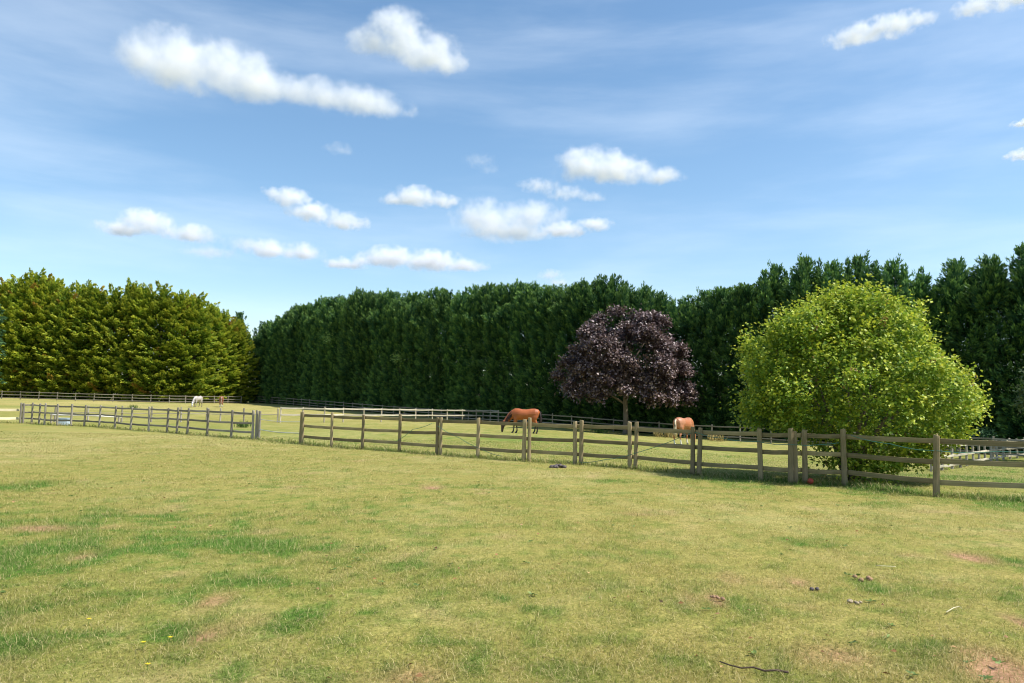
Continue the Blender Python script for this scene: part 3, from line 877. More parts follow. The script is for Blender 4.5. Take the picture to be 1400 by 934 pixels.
# the round green bush behind the near fence
M_BUSH = foliage_material('fresh maple leaves', (0.07, 0.16, 0.022), (0.22, 0.33, 0.034), (0.56, 0.56, 0.06), 0.30, 0.5, 0.3, (0.30, 0.20, 0.07))  # dark and yellow tones set apart to paint shade and sunlight into leaves
bp = at(1163, 20.0)
b_mid = np.array([0, 0, 2.4])
BC, BR = dome_clumps(41, 50, (2.15, 2.1, 1.85), 2.32, (.5, .92), -.66, (.72, 1.12))
low = np.array([(0.5, -0.7, .7), (0.0, -0.8, .5), (0.9, -0.5, .55), (-.6, -.5, .7), (1.4, -.3, .75), (.4, .5, .6), (-.5, .6, .6), (1.2, .6, .6), (0.2, -1.0, 1.0), (1.0, -1.0, 1.1), (-.7, -.9, 1.1), (1.7, -.7, 1.15), (1.9, -.8, 1.1), (2.2, -.3, 1.3), (.2, -1.1, .45), (.8, -1.0, .6), (-.4, -1.0, .9), (1.3, -.9, .9), (.5, -.3, .35), (-.2, -.2, 1.2), (.9, -.2, 1.2), (1.6, 0, 1.0), (-2.2, -.5, 1.75), (-1.6, -1.2, 1.6), (-2.0, .5, 1.7), (-1.2, -.4, 1.5)])
BC[:, :2] *= (1.0 - 0.15 * np.clip((BC[:, 2:3] - 2.2) / 2.2, 0, 1)); BC = np.concatenate([BC, low, np.array([(.1, 0, 4.3), (.5, -.2, 4.15), (-.5, -.2, 4.1)])]); BR = np.concatenate([BR, np.full(len(low) + 3, .5)])
root = empty('green_bush', bp); tag(root, 'big round maple bush with bright yellow green leaves behind the near fence', 'bush')
def bush_drop(P):
    lim = np.where(P[:, 0] < -0.9, 1.22, np.where(P[:, 0] > 1.9, 0.95, 0.08))
    return P[:, 2] > lim
link('crown', clump_crown(42, BC, BR, 7000, 18, (.25, .9), (.06, .105), .7, .10, bush_drop, b_mid, cap=.22, flatz=.8), M_BUSH, root)
r_ = random.Random(3)
for k in range(9):
    a = k * 2.4 + .3; q = r_.uniform(.9, 1.9); hh = r_.uniform(2.2, 3.9)
    link('limb', limb_mesh([([(math.cos(a) * .12, math.sin(a) * .12, -.1), (math.cos(a) * .3 * q, math.sin(a) * .3 * q, hh * .35), (math.cos(a) * .75 * q, math.sin(a) * .75 * q, hh * .7), (math.cos(a) * q, math.sin(a) * q, hh)],
                             [.075, .055, .035, .012])]), M_BARK, root)

# copper tree in front of the hedge
M_COPPER = foliage_material('copper leaves', (0.025, 0.013, 0.018), (0.066, 0.037, 0.040), (0.37, 0.265, 0.265), 0.12, 0.45, 0.6, (0.16, 0.085, 0.05))  # grey mauve tip colour is a highlight painted into the leaves
cp = at(855, 60.5)
c_mid = np.array([0, 0, 4.6])
CC, CR = dome_clumps(51, 50, (4.15, 4.15, 3.6), 5.35, (.8, 1.45), -.88, (.60, 1.10))
extra = np.array([(-4.7, -1.0, 5.3), (-5.1, -.6, 4.4), (-4.0, -1.5, 6.2), (4.4, -.8, 3.6), (4.9, 0, 2.9), (1.0, 0, 9.1), (-.8, -.4, 9.3), (-2.0, .2, 8.8), (4.6, -1.2, 3.0), (-4.4, -.8, 3.4), (3.9, -1, 6.4), (-2.4, -2.5, 3.0), (1.4, -3.0, 2.8), (3.0, -2.0, 2.8), (-3.5, -1.4, 2.9), (-.3, -3.2, 3.2), (2.2, 1.5, 2.9), (-1.8, 2.0, 3.0)])
CC = np.concatenate([CC[np.random.default_rng(9).random(len(CC)) < .86] * np.array([.95, .95, 1.0]), extra * np.array([.96, 1, 1.0])]); CR = np.concatenate([CR, np.full(40, .7)])[:len(CC)]; CR[-len(extra):] = .7
root = empty('copper_tree', cp); tag(root, 'spreading tree with dark purple copper leaves standing before the hedge', 'tree')
def copper_drop(P):
    return P[:, 2] > 1.55 + 0.35 * np.sin(P[:, 0] * 1.7) + 0.3 * np.abs(P[:, 0]) * (P[:, 0] < 0) * .4
link('crown', clump_crown(52, CC, CR, 4600, 17, (.4, 1.0), (.13, .23), .3, .08, copper_drop, c_mid, cap=.2, flatz=.62), M_COPPER, root)
link('trunk', limb_mesh([([(0, 0, -.2), (.02, 0, .15), (.03, .02, 1.2), (-.03, .05, 2.6), (.05, 0, 5.0), (0, 0, 8.6)], [.30, .235, .20, .18, .12, .03])], 'trunk', 10), M_BARK, root)
for k in range(1, 9):
    a = k * 2.4; z0 = 1.9 + .42 * k; q = 3.6 - .22 * k
    link('limb', limb_mesh([([(0, 0, z0), (math.cos(a) * q * .4, math.sin(a) * q * .4, z0 + .7), (math.cos(a) * q * .75, math.sin(a) * q * .75, z0 + 1.6), (math.cos(a) * q, math.sin(a) * q, z0 + 2.3)], [.10, .075, .045, .015])]), M_BARK, root)

# pale leaved elder at the right border and a small bluish bush under the hedge
M_ELDER = foliage_material('pale elder leaves', (0.07, 0.11, 0.05), (0.11, 0.16, 0.07), (0.2, 0.25, 0.14), 0.3, 0.5, 0.3)
ep = at(1458, 37.0)
EC, ER = dome_clumps(61, 30, (1.3, 1.3, 1.9), 3.6, (.4, .6), -.9)
root = empty('elder_bush', ep); tag(root, 'pale leaved elder tree at the right border in front of the hedge', 'tree')
link('crown', clump_crown(62, EC, ER, 420, 14, (.3, .7), (.1, .2), .3, .25, None, np.array([0, 0, 3.4])), M_ELDER, root)
link('trunk', limb_mesh([([(0, 0, -.1), (.05, 0, 1.5), (-.05, .1, 3.6)], [.11, .08, .03]), ([(.05, 0, 1.3), (.6, -.2, 2.6), (.8, -.3, 3.6)], [.06, .04, .015])], 'trunk'), M_BARK, root)
sp = at(1345, 44.5)
SC_, SR_ = dome_clumps(63, 12, (.7, .6, .5), .6, (.25, .4), -.5)
root = empty('low_shrub', sp); tag(root, 'small bluish green shrub under the hedge right of the round bush', 'shrub')
link('crown', clump_crown(64, SC_, SR_, 220, 12, (.2, .4), (.08, .14), .4, .25, None, np.array([0, 0, .4])), M_BLUE, root)
link('stem', limb_mesh([([(0, 0, -.1), (.03, 0, .4), (.0, .05, .8)], [.03, .02, .01])], 'stem'), M_BARK, root)

# ---------------------------------------------------------------- horses
def ring_loft(name, secs, n=14):
    """secs: (centre, half width across, half height, direction of 'up' in the section, side dir) -> closed tube mesh data"""
    vs, fs = [], []
    for (c, w, h, upv, side) in secs:
        for k in range(n):
            a = 2 * math.pi * k / n
            vs.append(tuple(Vector(c) + Vector(side) * (math.cos(a) * w) + Vector(upv) * (math.sin(a) * h)))
    m = len(secs)
    for i in range(m - 1):
        for k in range(n):
            a, b = i * n + k, i * n + (k + 1) % n
            fs.append((a, b, b + n, a + n))
    fs.append(tuple(range(n))[::-1]); fs.append(tuple(range((m - 1) * n, m * n)))
    return vs, fs
def chain(pts, n=12):
    """pts: (x, y, z, half width across y, half depth in the plane of the limb)"""
    secs = []
    P = [Vector(p[:3]) for p in pts]
    for i, p in enumerate(pts):
        t = (P[min(i + 1, len(P) - 1)] - P[max(i - 1, 0)]).normalized()
        side = Vector((0, 1, 0)); side = (side - t * side.dot(t)).normalized()
        upv = t.cross(side).normalized()
        secs.append((P[i], p[3], p[4], upv, side))
    return ring_loft('', secs, n)

def horse_material(name, coat, dark_legs=None, socks=None, belly=None, head=None, patch=None):
    t = NT(name)
    tc = t.n.new('ShaderNodeTexCoord'); sx = t.n.new('ShaderNodeSeparateXYZ'); t.l.new(tc.outputs['Object'], sx.inputs[0])
    x, z = sx.outputs['X'], sx.outputs['Z']
    n = t.noise(3.0, 4, .6)
    c = t.mix(t.rng(n, .3, .7), tuple(v * .85 for v in coat), tuple(min(1, v * 1.15) for v in coat))
    if belly: c = t.mix(t.rng(z, .75, 1.0, 1, 0), c, belly)
    if patch: c = t.mix(t.rng(t.noise(2.3, 2), .5, .56), c, patch)
    if dark_legs: c = t.mix(t.rng(z, .42, .68, 1.0, 0.0), c, dark_legs)
    if head:                                    # the lowered head, forward of the chest
        hm = t.math('MULTIPLY', t.rng(x, 1.02, 1.14), t.rng(z, .55, .75, 1, 0))
        c = t.mix(hm, c, head)
    if socks: c = t.mix(t.math('MULTIPLY', t.rng(z, .26, .34, 1, 0), t.rng(x, 1.0, 1.06, 1, 0)), c, socks)
    hoof = t.math('MULTIPLY', t.rng(z, .06, .075, 1, 0), t.rng(x, 1.0, 1.06, 1, 0))
    c = t.mix(hoof, c, (.06, .05, .045))
    return t.bsdf(c, 0.45, 0.35)

def horse(label, loc, heading, mat, hair, scale=1.0, tail_col=None, stride=0.0, group='horses grazing in the paddock', headcollar=None, head_turn=0.0):
    """grazing horse, nose along +x of its own frame; withers about 1.55 m"""
    parts = []
    body = [(-.86, 0, 1.16, .10, .14), (-.80, 0, 1.18, .22, .25), (-.62, 0, 1.17, .28, .315), (-.40, 0, 1.16, .285, .315), (-.12, 0, 1.12, .30, .31), (.15, 0, 1.11, .30, .325),
            (.40, 0, 1.13, .275, .35), (.60, 0, 1.14, .235, .33), (.76, 0, 1.12, .18, .24), (.84, 0, 1.10, .10, .13)]
    parts.append(chain([(x, y, z, w, h) for x, y, z, w, h in body], 18))
    ht = head_turn
    neck = [(.42, 0, 1.26, .16, .24), (.66, 0, 1.16, .145, .25), (.88, ht * .15, .98, .115, .21), (1.07, ht * .4, .76, .092, .165), (1.20, ht * .7, .60, .082, .135)]
    parts.append(chain(neck, 14))
    head = [(1.17, ht * .6, .68, .075, .10), (1.25, ht * .8, .57, .098, .135), (1.29, ht * .9, .44, .092, .125), (1.315, ht, .28, .065, .088), (1.325, ht, .15, .058, .075), (1.325, ht, .075, .052, .062), (1.32, ht, .045, .03, .035)]
    parts.append(chain(head, 12))
    for s, fwd in ((1, stride), (-1, -stride)):
        y = .15 * s
        parts.append(chain([(.52, y * .9, 1.12, .10, .20), (.54, y, .88, .092, .135), (.55 + fwd * .25, y, .70, .068, .085), (.56 + fwd * .55, y, .54, .052, .062), (.555 + fwd * .6, y, .47, .056, .062),
                            (.55 + fwd * .8, y, .38, .038, .043), (.55 + fwd * .95, y, .22, .034, .04), (.555 + fwd, y, .15, .044, .05), (.59 + fwd, y, .085, .042, .048), (.61 + fwd, y, .055, .055, .062), (.62 + fwd, y, .0, .062, .072)], 10))
    for s, fwd in ((1, -stride * .9), (-1, stride * .9)):
        y = .16 * s
        parts.append(chain([(-.58, y * .9, 1.16, .12, .26), (-.56, y, .96, .125, .235), (-.55 + fwd * .2, y, .78, .095, .155), (-.64 + fwd * .4, y, .64, .062, .092), (-.715 + fwd * .55, y, .52, .05, .07),
                            (-.71 + fwd * .65, y, .45, .044, .055), (-.69 + fwd * .85, y, .25, .037, .044), (-.68 + fwd * .95, y, .15, .046, .052), (-.645 + fwd, y, .085, .044, .05), (-.63 + fwd, y, .055, .056, .064), (-.62 + fwd, y, .0, .064, .074)], 10))
    for s in (1, -1):                           # ears, laid into the same skin
        b = Vector((1.18, ht * .6 + .055 * s, .67))
        parts.append(chain([(b.x, b.y, b.z, .03, .03), (b.x + .06, b.y + .02 * s, b.z + .05, .034, .022), (b.x + .13, b.y + .03 * s, b.z + .10, .008, .008)], 8))
    vs, fs = [], []
    for v, f in parts:
        o = len(vs); vs += v; fs += [tuple(o + i for i in p) for p in f]
    me = bpy.data.meshes.new('body'); me.from_pydata(vs, [], fs); me.update()
    tmp = bpy.data.objects.new('tmp', me); col.objects.link(tmp)
    md = tmp.modifiers.new('r', 'REMESH'); md.mode = 'VOXEL'; md.voxel_size = 0.022
    sm = tmp.modifiers.new('s', 'SMOOTH'); sm.factor = .5; sm.iterations = 4
    dg = bpy.context.evaluated_depsgraph_get()
    new = bpy.data.meshes.new_from_object(tmp.evaluated_get(dg)); bpy.data.objects.remove(tmp)
    new.polygons.foreach_set('use_smooth', np.ones(len(new.polygons), dtype=bool)); new.materials.clear()
    root = empty('horse', loc, heading); root.scale = (scale,) * 3
    tag(root, label, 'horse', group)
    link('body', new, mat, root)
    mh = plain(label[:20] + ' hair', hair, .6, .3, .2)
    mt = plain(label[:20] + ' tail', tail_col or hair, .6, .3, .2)
    r = random.Random(len(label))
    segs = []
    for k in range(16):                         # mane along the crest, falling on one side
        u = k / 15; x = .60 + .56 * u; z = 1.40 - .34 * u - .42 * u * u + .02
        y = ht * .6 * u
        segs.append(([(x, y + .01, z), (x + .03, y + .07, z - .02), (x - .02, y + .13 + .02 * r.random(), z - .14), (x - .04, y + .12, z - .26 - .05 * r.random())], [.03, .035, .028, .008]))
    link('mane', limb_mesh(segs, 'mane', 6), mh, root)
    segs = []
    for k in range(14):
        a = k * 2.4; q = .035 * math.sqrt(k / 14)
        c, s = math.cos(a) * q, math.sin(a) * q
        segs.append(([(-.84, s * .5, 1.36), (-.93 + c, s, 1.26), (-.96 + c * 1.8, s * 1.8, .95), (-.95 + c * 2, s * 2.2, .65), (-.92 + c * 1.4, s * 1.5, .42 + .1 * r.random())], [.03, .03, .03, .028, .006]))
    link('tail', limb_mesh(segs, 'tail', 6), mt, root)
    for s in (1, -1):
        e = bpy.data.meshes.new('eye'); 
        v, f = chain([(1.262, ht * .85 + s * .082, .515, .002, .004), (1.27, ht * .85 + s * .088, .515, .012, .016), (1.285, ht * .85 + s * .088, .512, .012, .016), (1.293, ht * .85 + s * .082, .51, .002, .004)], 8)
        e.from_pydata(v, [], f); e.update(); link('eye', e, M_EYE, root)
    if headcollar:
        segs = []
        for (z, x, w, h) in ((.24, 1.318, .078, .10), (.50, 1.275, .108, .145)):
            segs.append(([(x + math.cos(a) * h, ht + math.sin(a) * w, z + .02 * math.cos(a)) for a in [i * math.pi / 6 for i in range(13)]], .016))
        link('headcollar', limb_mesh(segs, 'headcollar', 5), plain('headcollar webbing', headcollar, .6, .3), root)
    return root
M_EYE = plain('horse eye', (.012, .009, .008), .15, .5)
M_BAY = horse_material('bay coat', (.36, .10, .03), dark_legs=(.03, .02, .017), head=(.05, .03, .027))
M_CHESTNUT = horse_material('chestnut coat', (.38, .14, .06), socks=(.75, .70, .62), patch=(.43, .19, .10))
M_GREY = horse_material('grey coat', (.43, .39, .36), dark_legs=(.16, .13, .12), head=(.80, .78, .78))
M_CHEST2 = horse_material('dark chestnut coat', (.30, .11, .06), socks=(.7, .68, .65), head=(.6, .56, .53))

h1 = hit(705, 593.0)
horse('bay horse with black legs and tail grazing head down behind the near fence', at(717, 47.8), math.pi - 0.06, M_BAY, (.025, .016, .014), 1.04, None, .10, head_turn=.04)
horse('chestnut horse with white socks and blond tail seen from behind, near the copper tree', at(935, 45.0), 0.84, M_CHESTNUT, (.45, .28, .14), 1.08, (.62, .50, .34), .06, head_turn=.1)
horse('grey white horse with a pale face grazing towards us by the far fence', at(270, 97.0), -1.76, M_GREY, (.4, .38, .36), .93, (.25, .23, .22), .08, head_turn=.05, headcollar=(.10, .16, .42))
horse('small dark chestnut horse with a white leg by the far fence', at(302, 99.0), 1.95, M_CHEST2, (.16, .06, .035), .95, (.45, .32, .25), .05)

# ---------------------------------------------------------------- small things in the field
# water trough behind the left fence
tp_ = at(87, 45.0)
root = empty('water_trough', tp_, 0.15); tag(root, 'pale blue plastic water trough behind the left fence', 'trough')
def tub(L, W, H, t):
    import bmesh
    vs, fs = [], []
    n = 20
    def ringp(l, w, z):
        out = []
        for k in range(n):
            a = 2 * math.pi * k / n; c, s = math.cos(a), math.sin(a)
            q = (abs(c) ** 4 + abs(s) ** 4) ** -.25
            out.append((c * q * l / 2, s * q * w / 2, z))
        return out
    rings = [ringp(L * .9, W * .88, 0), ringp(L * .93, W * .92, H * .5), ringp(L * .97, W * .97, H * .9), ringp(L * 1.03, W * 1.04, H * .91), ringp(L * 1.03, W * 1.04, H), ringp(L * .93, W * .92, H), ringp(L * .86, W * .82, .05)]
    for rr in rings: vs += rr
    for i in range(len(rings) - 1):
        for k in range(n):
            a, b = i * n + k, i * n + (k + 1) % n
            fs.append((a, b, b + n, a + n))
    fs.append(tuple(range(n))[::-1]); fs.append(tuple(range(6 * n, 7 * n)))
    me = bpy.data.meshes.new('tub'); me.from_pydata(vs, [], fs); me.update(); return me
link('tub', tub(.78, .5, .42, .03), plain('pale blue plastic', (.50, .58, .66), .45, .4, .08), root)
wm = bpy.data.meshes.new('water'); nn = 20
wm.from_pydata([(math.cos(2 * math.pi * k / nn) * .33, math.sin(2 * math.pi * k / nn) * .2, .33) for k in range(nn)], [], [tuple(range(nn))]); wm.update()
link('water', wm, plain('trough water', (.03, .04, .04), .05, .5), root)
# long pale pole lying across behind the left fence
pa, pb = at(68, 47.5), at(166, 50.0)
pole = link('pole', tube_mesh([Vector((0, 0, .52)), (pb - pa) * .5 + Vector((0, 0, .50)), (pb - pa) + Vector((0, 0, .40))], .05, 10, 'pole'), plain('white painted pole', (.72, .68, .60), .5, .3, .1), None, pa)
root = empty('jump_pole', pa); tag(root, 'long pale pole propped level behind the left fence', 'pole')
pole.parent = root; pole.location = (0, 0, 0)
for f in (0.03, .97):
    q = (pb - pa) * f
    link('support', post_mesh(.12, .10, .56 if f < .5 else .44, False, 3), M_PALEPOST, root, q - Vector((0, 0.1, 0)))

# heaps of dung: a handful of broken balls each
def lump(r, seed, sq=.75):
    g = random.Random(seed); vs, fs = [], []
    n, m = 8, 5
    for i in range(1, m):
        th = math.pi * i / m
        for k in range(n):
            a = 2 * math.pi * k / n; q = r * g.uniform(.82, 1.15)
            vs.append((q * math.sin(th) * math.cos(a), q * math.sin(th) * math.sin(a), q * math.cos(th) * sq))
    t, b = len(vs), len(vs) + 1
    vs += [(0, 0, r * sq), (0, 0, -r * sq)]
    for i in range(m - 2):
        for k in range(n):
            a, c = i * n + k, i * n + (k + 1) % n
            fs.append((a, a + n, c + n, c))
    for k in range(n):
        fs.append((t, k, (k + 1) % n)); fs.append((b, (m - 2) * n + (k + 1) % n, (m - 2) * n + k))
    me = bpy.data.meshes.new('clod'); me.from_pydata(vs, [], fs); me.update()
    me.polygons.foreach_set('use_smooth', np.ones(len(fs), dtype=bool)); return me
M_DUNG = plain('dry dung', (.115, .095, .09), .95, .1, .3)
M_CLOD = plain('reddish clod', (.33, .20, .12), .95, .1, .3)
def heap(name, label, p, n, R, r, mat, cat, piece='clod'):
    g = random.Random(n * 7 + int(p.x * 10)); root = empty(name, p); tag(root, label, cat)
    for k in range(n):
        a = g.uniform(0, 6.28); q = R * math.sqrt(g.random())
        link(piece, lump(r * g.uniform(.7, 1.2), k + n), mat, root, (math.cos(a) * q, math.sin(a) * q * .7, r * (.5 + 1.1 * (1 - q / R) * (k % 2))))
heap('dung_heap', 'dark heap of horse dung on the grass just in front of the near fence', hit(763, 640), 26, .20, .06, M_DUNG, 'dung')
heap('dung_heap', 'small pale dry dung pat in the grass at right, its top bleached', hit(1167, 825), 7, .07, .018, plain('bleached dung', (.36, .29, .2), .95, .1, .3), 'dung')
heap('soil_clods', 'orange brown clods in the grass, below the round bush', hit(1180, 793), 5, .13, .028, M_CLOD, 'clods')
heap('soil_clods', 'reddish clods on a bare spot in the grass, lower right centre', hit(978, 819), 6, .08, .02, M_CLOD, 'clods')
heap('dung_heap', 'tiny dark dropping in the grass, between the reddish and the orange clods', hit(1114, 807), 4, .035, .018, M_DUNG, 'dung')

# red ball at the foot of the triple post
bpnt = hit(1108, 662.5)
root = empty('red_ball', bpnt); tag(root, 'small red ball in the grass at the foot of the fence post by the bush', 'ball')
me = lump(.068, 5, 1.0)
bm_r = bpy.data.meshes.new('ball')
vs, fs = [], []
for i in range(13):
    th = math.pi * i / 12
    for k in range(20):
        a = 2 * math.pi * k / 20
        rr = .072 * (1 - .035 * (k % 5 == 0) - .03 * (i == 6))
        vs.append((rr * math.sin(th) * math.cos(a), rr * math.sin(th) * math.sin(a), .072 + rr * math.cos(th)))
for i in range(12):
    for k in range(20):
        a, b = i * 20 + k, i * 20 + (k + 1) % 20
        fs.append((a, a + 20, b + 20, b))
bm_r.from_pydata(vs, [], fs); bm_r.update(); bm_r.polygons.foreach_set('use_smooth', np.ones(len(fs), dtype=bool))
link('shell', bm_r, plain('faded red rubber', (.48, .07, .04), .5, .3, .1), root)

# twig, straw stalks, dandelions
def stalk(name, label, pxs, r, mat, cat):
    pts = [hit(*q) for q in pxs]; o0 = pts[0].copy()
    pts = [p - o0 + Vector((0, 0, .03)) for p in pts]
    n = len(pts); rad = [r * (1 - .5 * i / (n - 1)) for i in range(n)]
    tag(link(name, tube_mesh(pts, rad, 6, name), mat, None, o0), label, cat)
M_TWIG = plain('dead twig', (.10, .07, .05), .9, .1, .2)
M_STRAW = plain('pale straw', (.66, .58, .38), .8, .2, .1)
stalk('fallen_twig', 'thin dark twig lying in the grass near the bottom, right of centre', [(1078, 926), (1062, 923), (1046, 924), (1030, 919), (1014, 920), (998, 916), (984, 911)], .008, M_TWIG, 'twig')
stalk('straw_stalk', 'pale straight straw lying flat in the grass, higher of two', [(1198, 777), (1212, 778), (1225, 778.5)], .0045, M_STRAW, 'straw')
stalk('straw_stalk', 'pale bent straw in the grass, lower of two', [(1294, 842), (1304, 836), (1312, 834), (1315, 837)], .0045, M_STRAW, 'straw')
M_PETAL = plain('dandelion yellow', (.80, .58, .03), .7, .2)
M_STEM = plain('flower stem', (.12, .2, .04), .7, .2)
for (px, py, lab) in [(120, 857, 'yellow dandelion on its own in the grass, highest of the yellow flowers'), (194, 890, 'yellow dandelion in the grass, middle one of the slanting row'), (200, 921, 'yellow dandelion nearest the bottom border'),
                      (231, 883, 'small yellow dandelion, rightmost of the yellow flowers')]:
    p = hit(px, py); root = empty('dandelion', p); tag(root, lab, 'flower', 'yellow dandelions in the grass')
    link('stem', tube_mesh([(0, 0, 0), (.004, 0, .03), (.006, .002, .055)], .0018, 5, 'stem'), M_STEM, root)
    vs, fs = [], []
    for k in range(18):
        a = k * 2.4; q = .006 + .009 * (k % 3) / 2
        c, s = math.cos(a), math.sin(a); o = len(vs)
        vs += [(0.006, 0, .054), (.006 + c * q - s * .003, s * q + c * .003, .058), (.006 + c * q * 1.3, s * q * 1.3, .06), (.006 + c * q + s * .003, s * q - c * .003, .058)]
        fs.append((o, o + 1, o + 2, o + 3))
    me = bpy.data.meshes.new('flower_head'); me.from_pydata(vs, [], fs); me.update(); link('flower_head', me, M_PETAL, root)
# tufts of hay and tall weeds against the hedge fence
M_WEED = plain('dry weed stalks', (.46, .36, .14), .8, .2, .25)
M_NETTLE = foliage_material('green weed leaves', (.06, .11, .03), (.1, .17, .04), (.16, .24, .06), .3)
def weed(label, p, h, n, spread, mat, seed):
    g = np.random.default_rng(seed)
    C = np.stack([g.normal(0, spread, n), g.normal(0, spread * .6, n), np.full(n, -.02)], 1)
    A = np.stack([g.normal(0, .3, n), g.normal(0, .3, n), np.ones(n)], 1)
    me = leaf_mesh('weed', C, A, g.normal(0, 1, (n, 3)), h * (.5 + .6 * g.random(n)), np.full(n, h * .07), g.random(n), g.random(n), .1)
    tag(link('weed_tuft', me, mat, None, p), label, 'weeds')
for i, (px, Yd, lab) in enumerate([(899, 57.5, 'dry yellow weed tuft by the hedge fence, left of the chestnut horse'), (911, 57.0, 'dry yellow weed tuft by the hedge fence, just left of the chestnut horse'), (920, 56.5, 'dry yellow weed tuft by the hedge fence, touching the chestnut horse'),
                                   (973, 54.5, 'dry yellow weed tuft by the hedge fence, right of the chestnut horse'), (985, 54, 'dry yellow weed tuft by the hedge fence, between the chestnut horse and the bush')]):
    weed(lab, at(px, Yd), .7, 36, .16, M_WEED, 80 + i)
for i, (px, Yd, lab) in enumerate([(182, 88, 'green weed tuft in the straw coloured grass behind the left fence'), (331, 47, 'tall green weed behind the left fence beside its end post'), (820, 57.5, 'low green weed tuft in the grass under the copper tree')]):
    weed(lab, at(px, Yd), .5, 90, .25, M_NETTLE, 90 + i)

# ---------------------------------------------------------------- clouds: real volumes about a kilometre up
def cloud_material(name, blobs, dens, nscale, seed, zb, zh):
    m = bpy.data.materials.new(name)
    m.use_nodes = True
    n, l = m.node_tree.nodes, m.node_tree.links
    n.clear()
    out = n.new('ShaderNodeOutputMaterial')
    vol = n.new('ShaderNodeVolumePrincipled')
    vol.inputs['Color'].default_value = (0.965, 0.97, 0.98, 1)
    vol.inputs['Anisotropy'].default_value = 0.0
    tc = n.new('ShaderNodeTexCoord')
    nz = n.new('ShaderNodeTexNoise')
    nz.noise_dimensions = '4D'
    nz.inputs['W'].default_value = seed
    nz.inputs['Scale'].default_value = nscale
    nz.inputs['Detail'].default_value = 8.0
    nz.inputs['Roughness'].default_value = 0.64
    l.new(tc.outputs['Object'], nz.inputs['Vector'])
    cur = None
    for (c, r) in blobs:
        mp = n.new('ShaderNodeMapping')
        mp.vector_type = 'POINT'
        mp.inputs['Location'].default_value = tuple(-c[i] / r[i] for i in range(3))
        mp.inputs['Scale'].default_value = tuple(1 / r[i] for i in range(3))
        l.new(tc.outputs['Object'], mp.inputs['Vector'])
        ln = n.new('ShaderNodeVectorMath'); ln.operation = 'LENGTH'
        l.new(mp.outputs['Vector'], ln.inputs[0])
        s = n.new('ShaderNodeMath'); s.operation = 'SUBTRACT'
        s.inputs[0].default_value = 1.0
        l.new(ln.outputs['Value'], s.inputs[1])
        if cur is None:
            cur = s.outputs[0]
        else:
            mx = n.new('ShaderNodeMath'); mx.operation = 'SMOOTH_MAX'
            mx.inputs[2].default_value = 0.25
            l.new(cur, mx.inputs[0]); l.new(s.outputs[0], mx.inputs[1])
            cur = mx.outputs[0]
    # field = falloff + (noise - 0.5) * k
    k = n.new('ShaderNodeMath'); k.operation = 'MULTIPLY_ADD'
    k.inputs[1].default_value = 2.7; k.inputs[2].default_value = -1.42
    l.new(nz.outputs['Fac'], k.inputs[0])
    ad = n.new('ShaderNodeMath'); ad.operation = 'ADD'
    l.new(cur, ad.inputs[0]); l.new(k.outputs[0], ad.inputs[1])
    # flat condensation level: the field is cut away below it
    sep = n.new('ShaderNodeSeparateXYZ'); l.new(tc.outputs['Object'], sep.inputs[0])
    bs = n.new('ShaderNodeMapRange'); bs.inputs['From Min'].default_value = zb; bs.inputs['From Max'].default_value = zb - zh
    bs.inputs['To Max'].default_value = -1.0
    l.new(sep.outputs['Z'], bs.inputs['Value'])
    ad2 = n.new('ShaderNodeMath'); ad2.operation = 'ADD'
    l.new(ad.outputs[0], ad2.inputs[0]); l.new(bs.outputs['Result'], ad2.inputs[1]); ad = ad2
    # the noise must not reach past the blob itself
    gate = n.new('ShaderNodeMapRange'); gate.inputs['From Max'].default_value = 0.12
    l.new(cur, gate.inputs['Value'])
    mr = n.new('ShaderNodeMapRange'); mr.interpolation_type = 'SMOOTHSTEP'
    mr.inputs['From Min'].default_value = 0.0; mr.inputs['From Max'].default_value = 1.15
    mr.inputs['To Max'].default_value = dens
    l.new(ad.outputs[0], mr.inputs['Value'])
    g = n.new('ShaderNodeMath'); g.operation = 'MULTIPLY'
    l.new(mr.outputs['Result'], g.inputs[0]); l.new(gate.outputs['Result'], g.inputs[1])
    l.new(g.outputs[0], vol.inputs['Density'])
    l.new(vol.outputs['Volume'], out.inputs['Volume'])
    return m

def cloud(label, px, py, blobs, dens=1.0, base=1000.0):
    """blobs: (dx, dy, half width, half height) in photograph pixels about (px, py)."""
    d = ray(px, py).normalized()
    dist = base / max(d.z, 0.08)
    s = dist / ray(px, py).length / F           # metres per pixel at that distance
    tall = 1.0 / math.sqrt(1 - d.z * d.z)
    bl = []
    for (dx, dy, hw, hh) in blobs:
        bl.append(((dx * s, 0.0, -dy * s * tall), (hw * s * 1.2, hw * s * 0.8, hh * s * tall * 1.2)))
    lo = [min(c[i] - r[i] for c, r in bl) for i in range(3)]
    hi = [max(c[i] + r[i] for c, r in bl) for i in range(3)]
    vs = [(x, y, z) for x in (lo[0], hi[0]) for y in (lo[1], hi[1]) for z in (lo[2], hi[2])]
    fs = [(0, 1, 3, 2), (4, 6, 7, 5), (0, 4, 5, 1), (2, 3, 7, 6), (0, 2, 6, 4), (1, 5, 7, 3)]
    me = bpy.data.meshes.new('cloud')
    me.from_pydata(vs, [], fs)
    big = max(h for (_, _, _, h) in blobs) * s
    m = cloud_material('cloud vapour', bl, dens * 2.1 / big, 1.1 / big, px * 0.37 + py, -s * tall * max(b[1] + b[3] * .25 for b in blobs), s * tall * max(b[3] for b in blobs) * 1.1)
    me.materials.append(m)
    o = bpy.data.objects.new('cloud', me)
    o.location = Vector((0, 0, CAM_H)) + d * dist
    o.rotation_euler = (0, 0, -math.atan2(d.x, d.y))
    col.objects.link(o)
    tag(o, label, 'cloud', 'fair weather clouds in the sky')
    return o

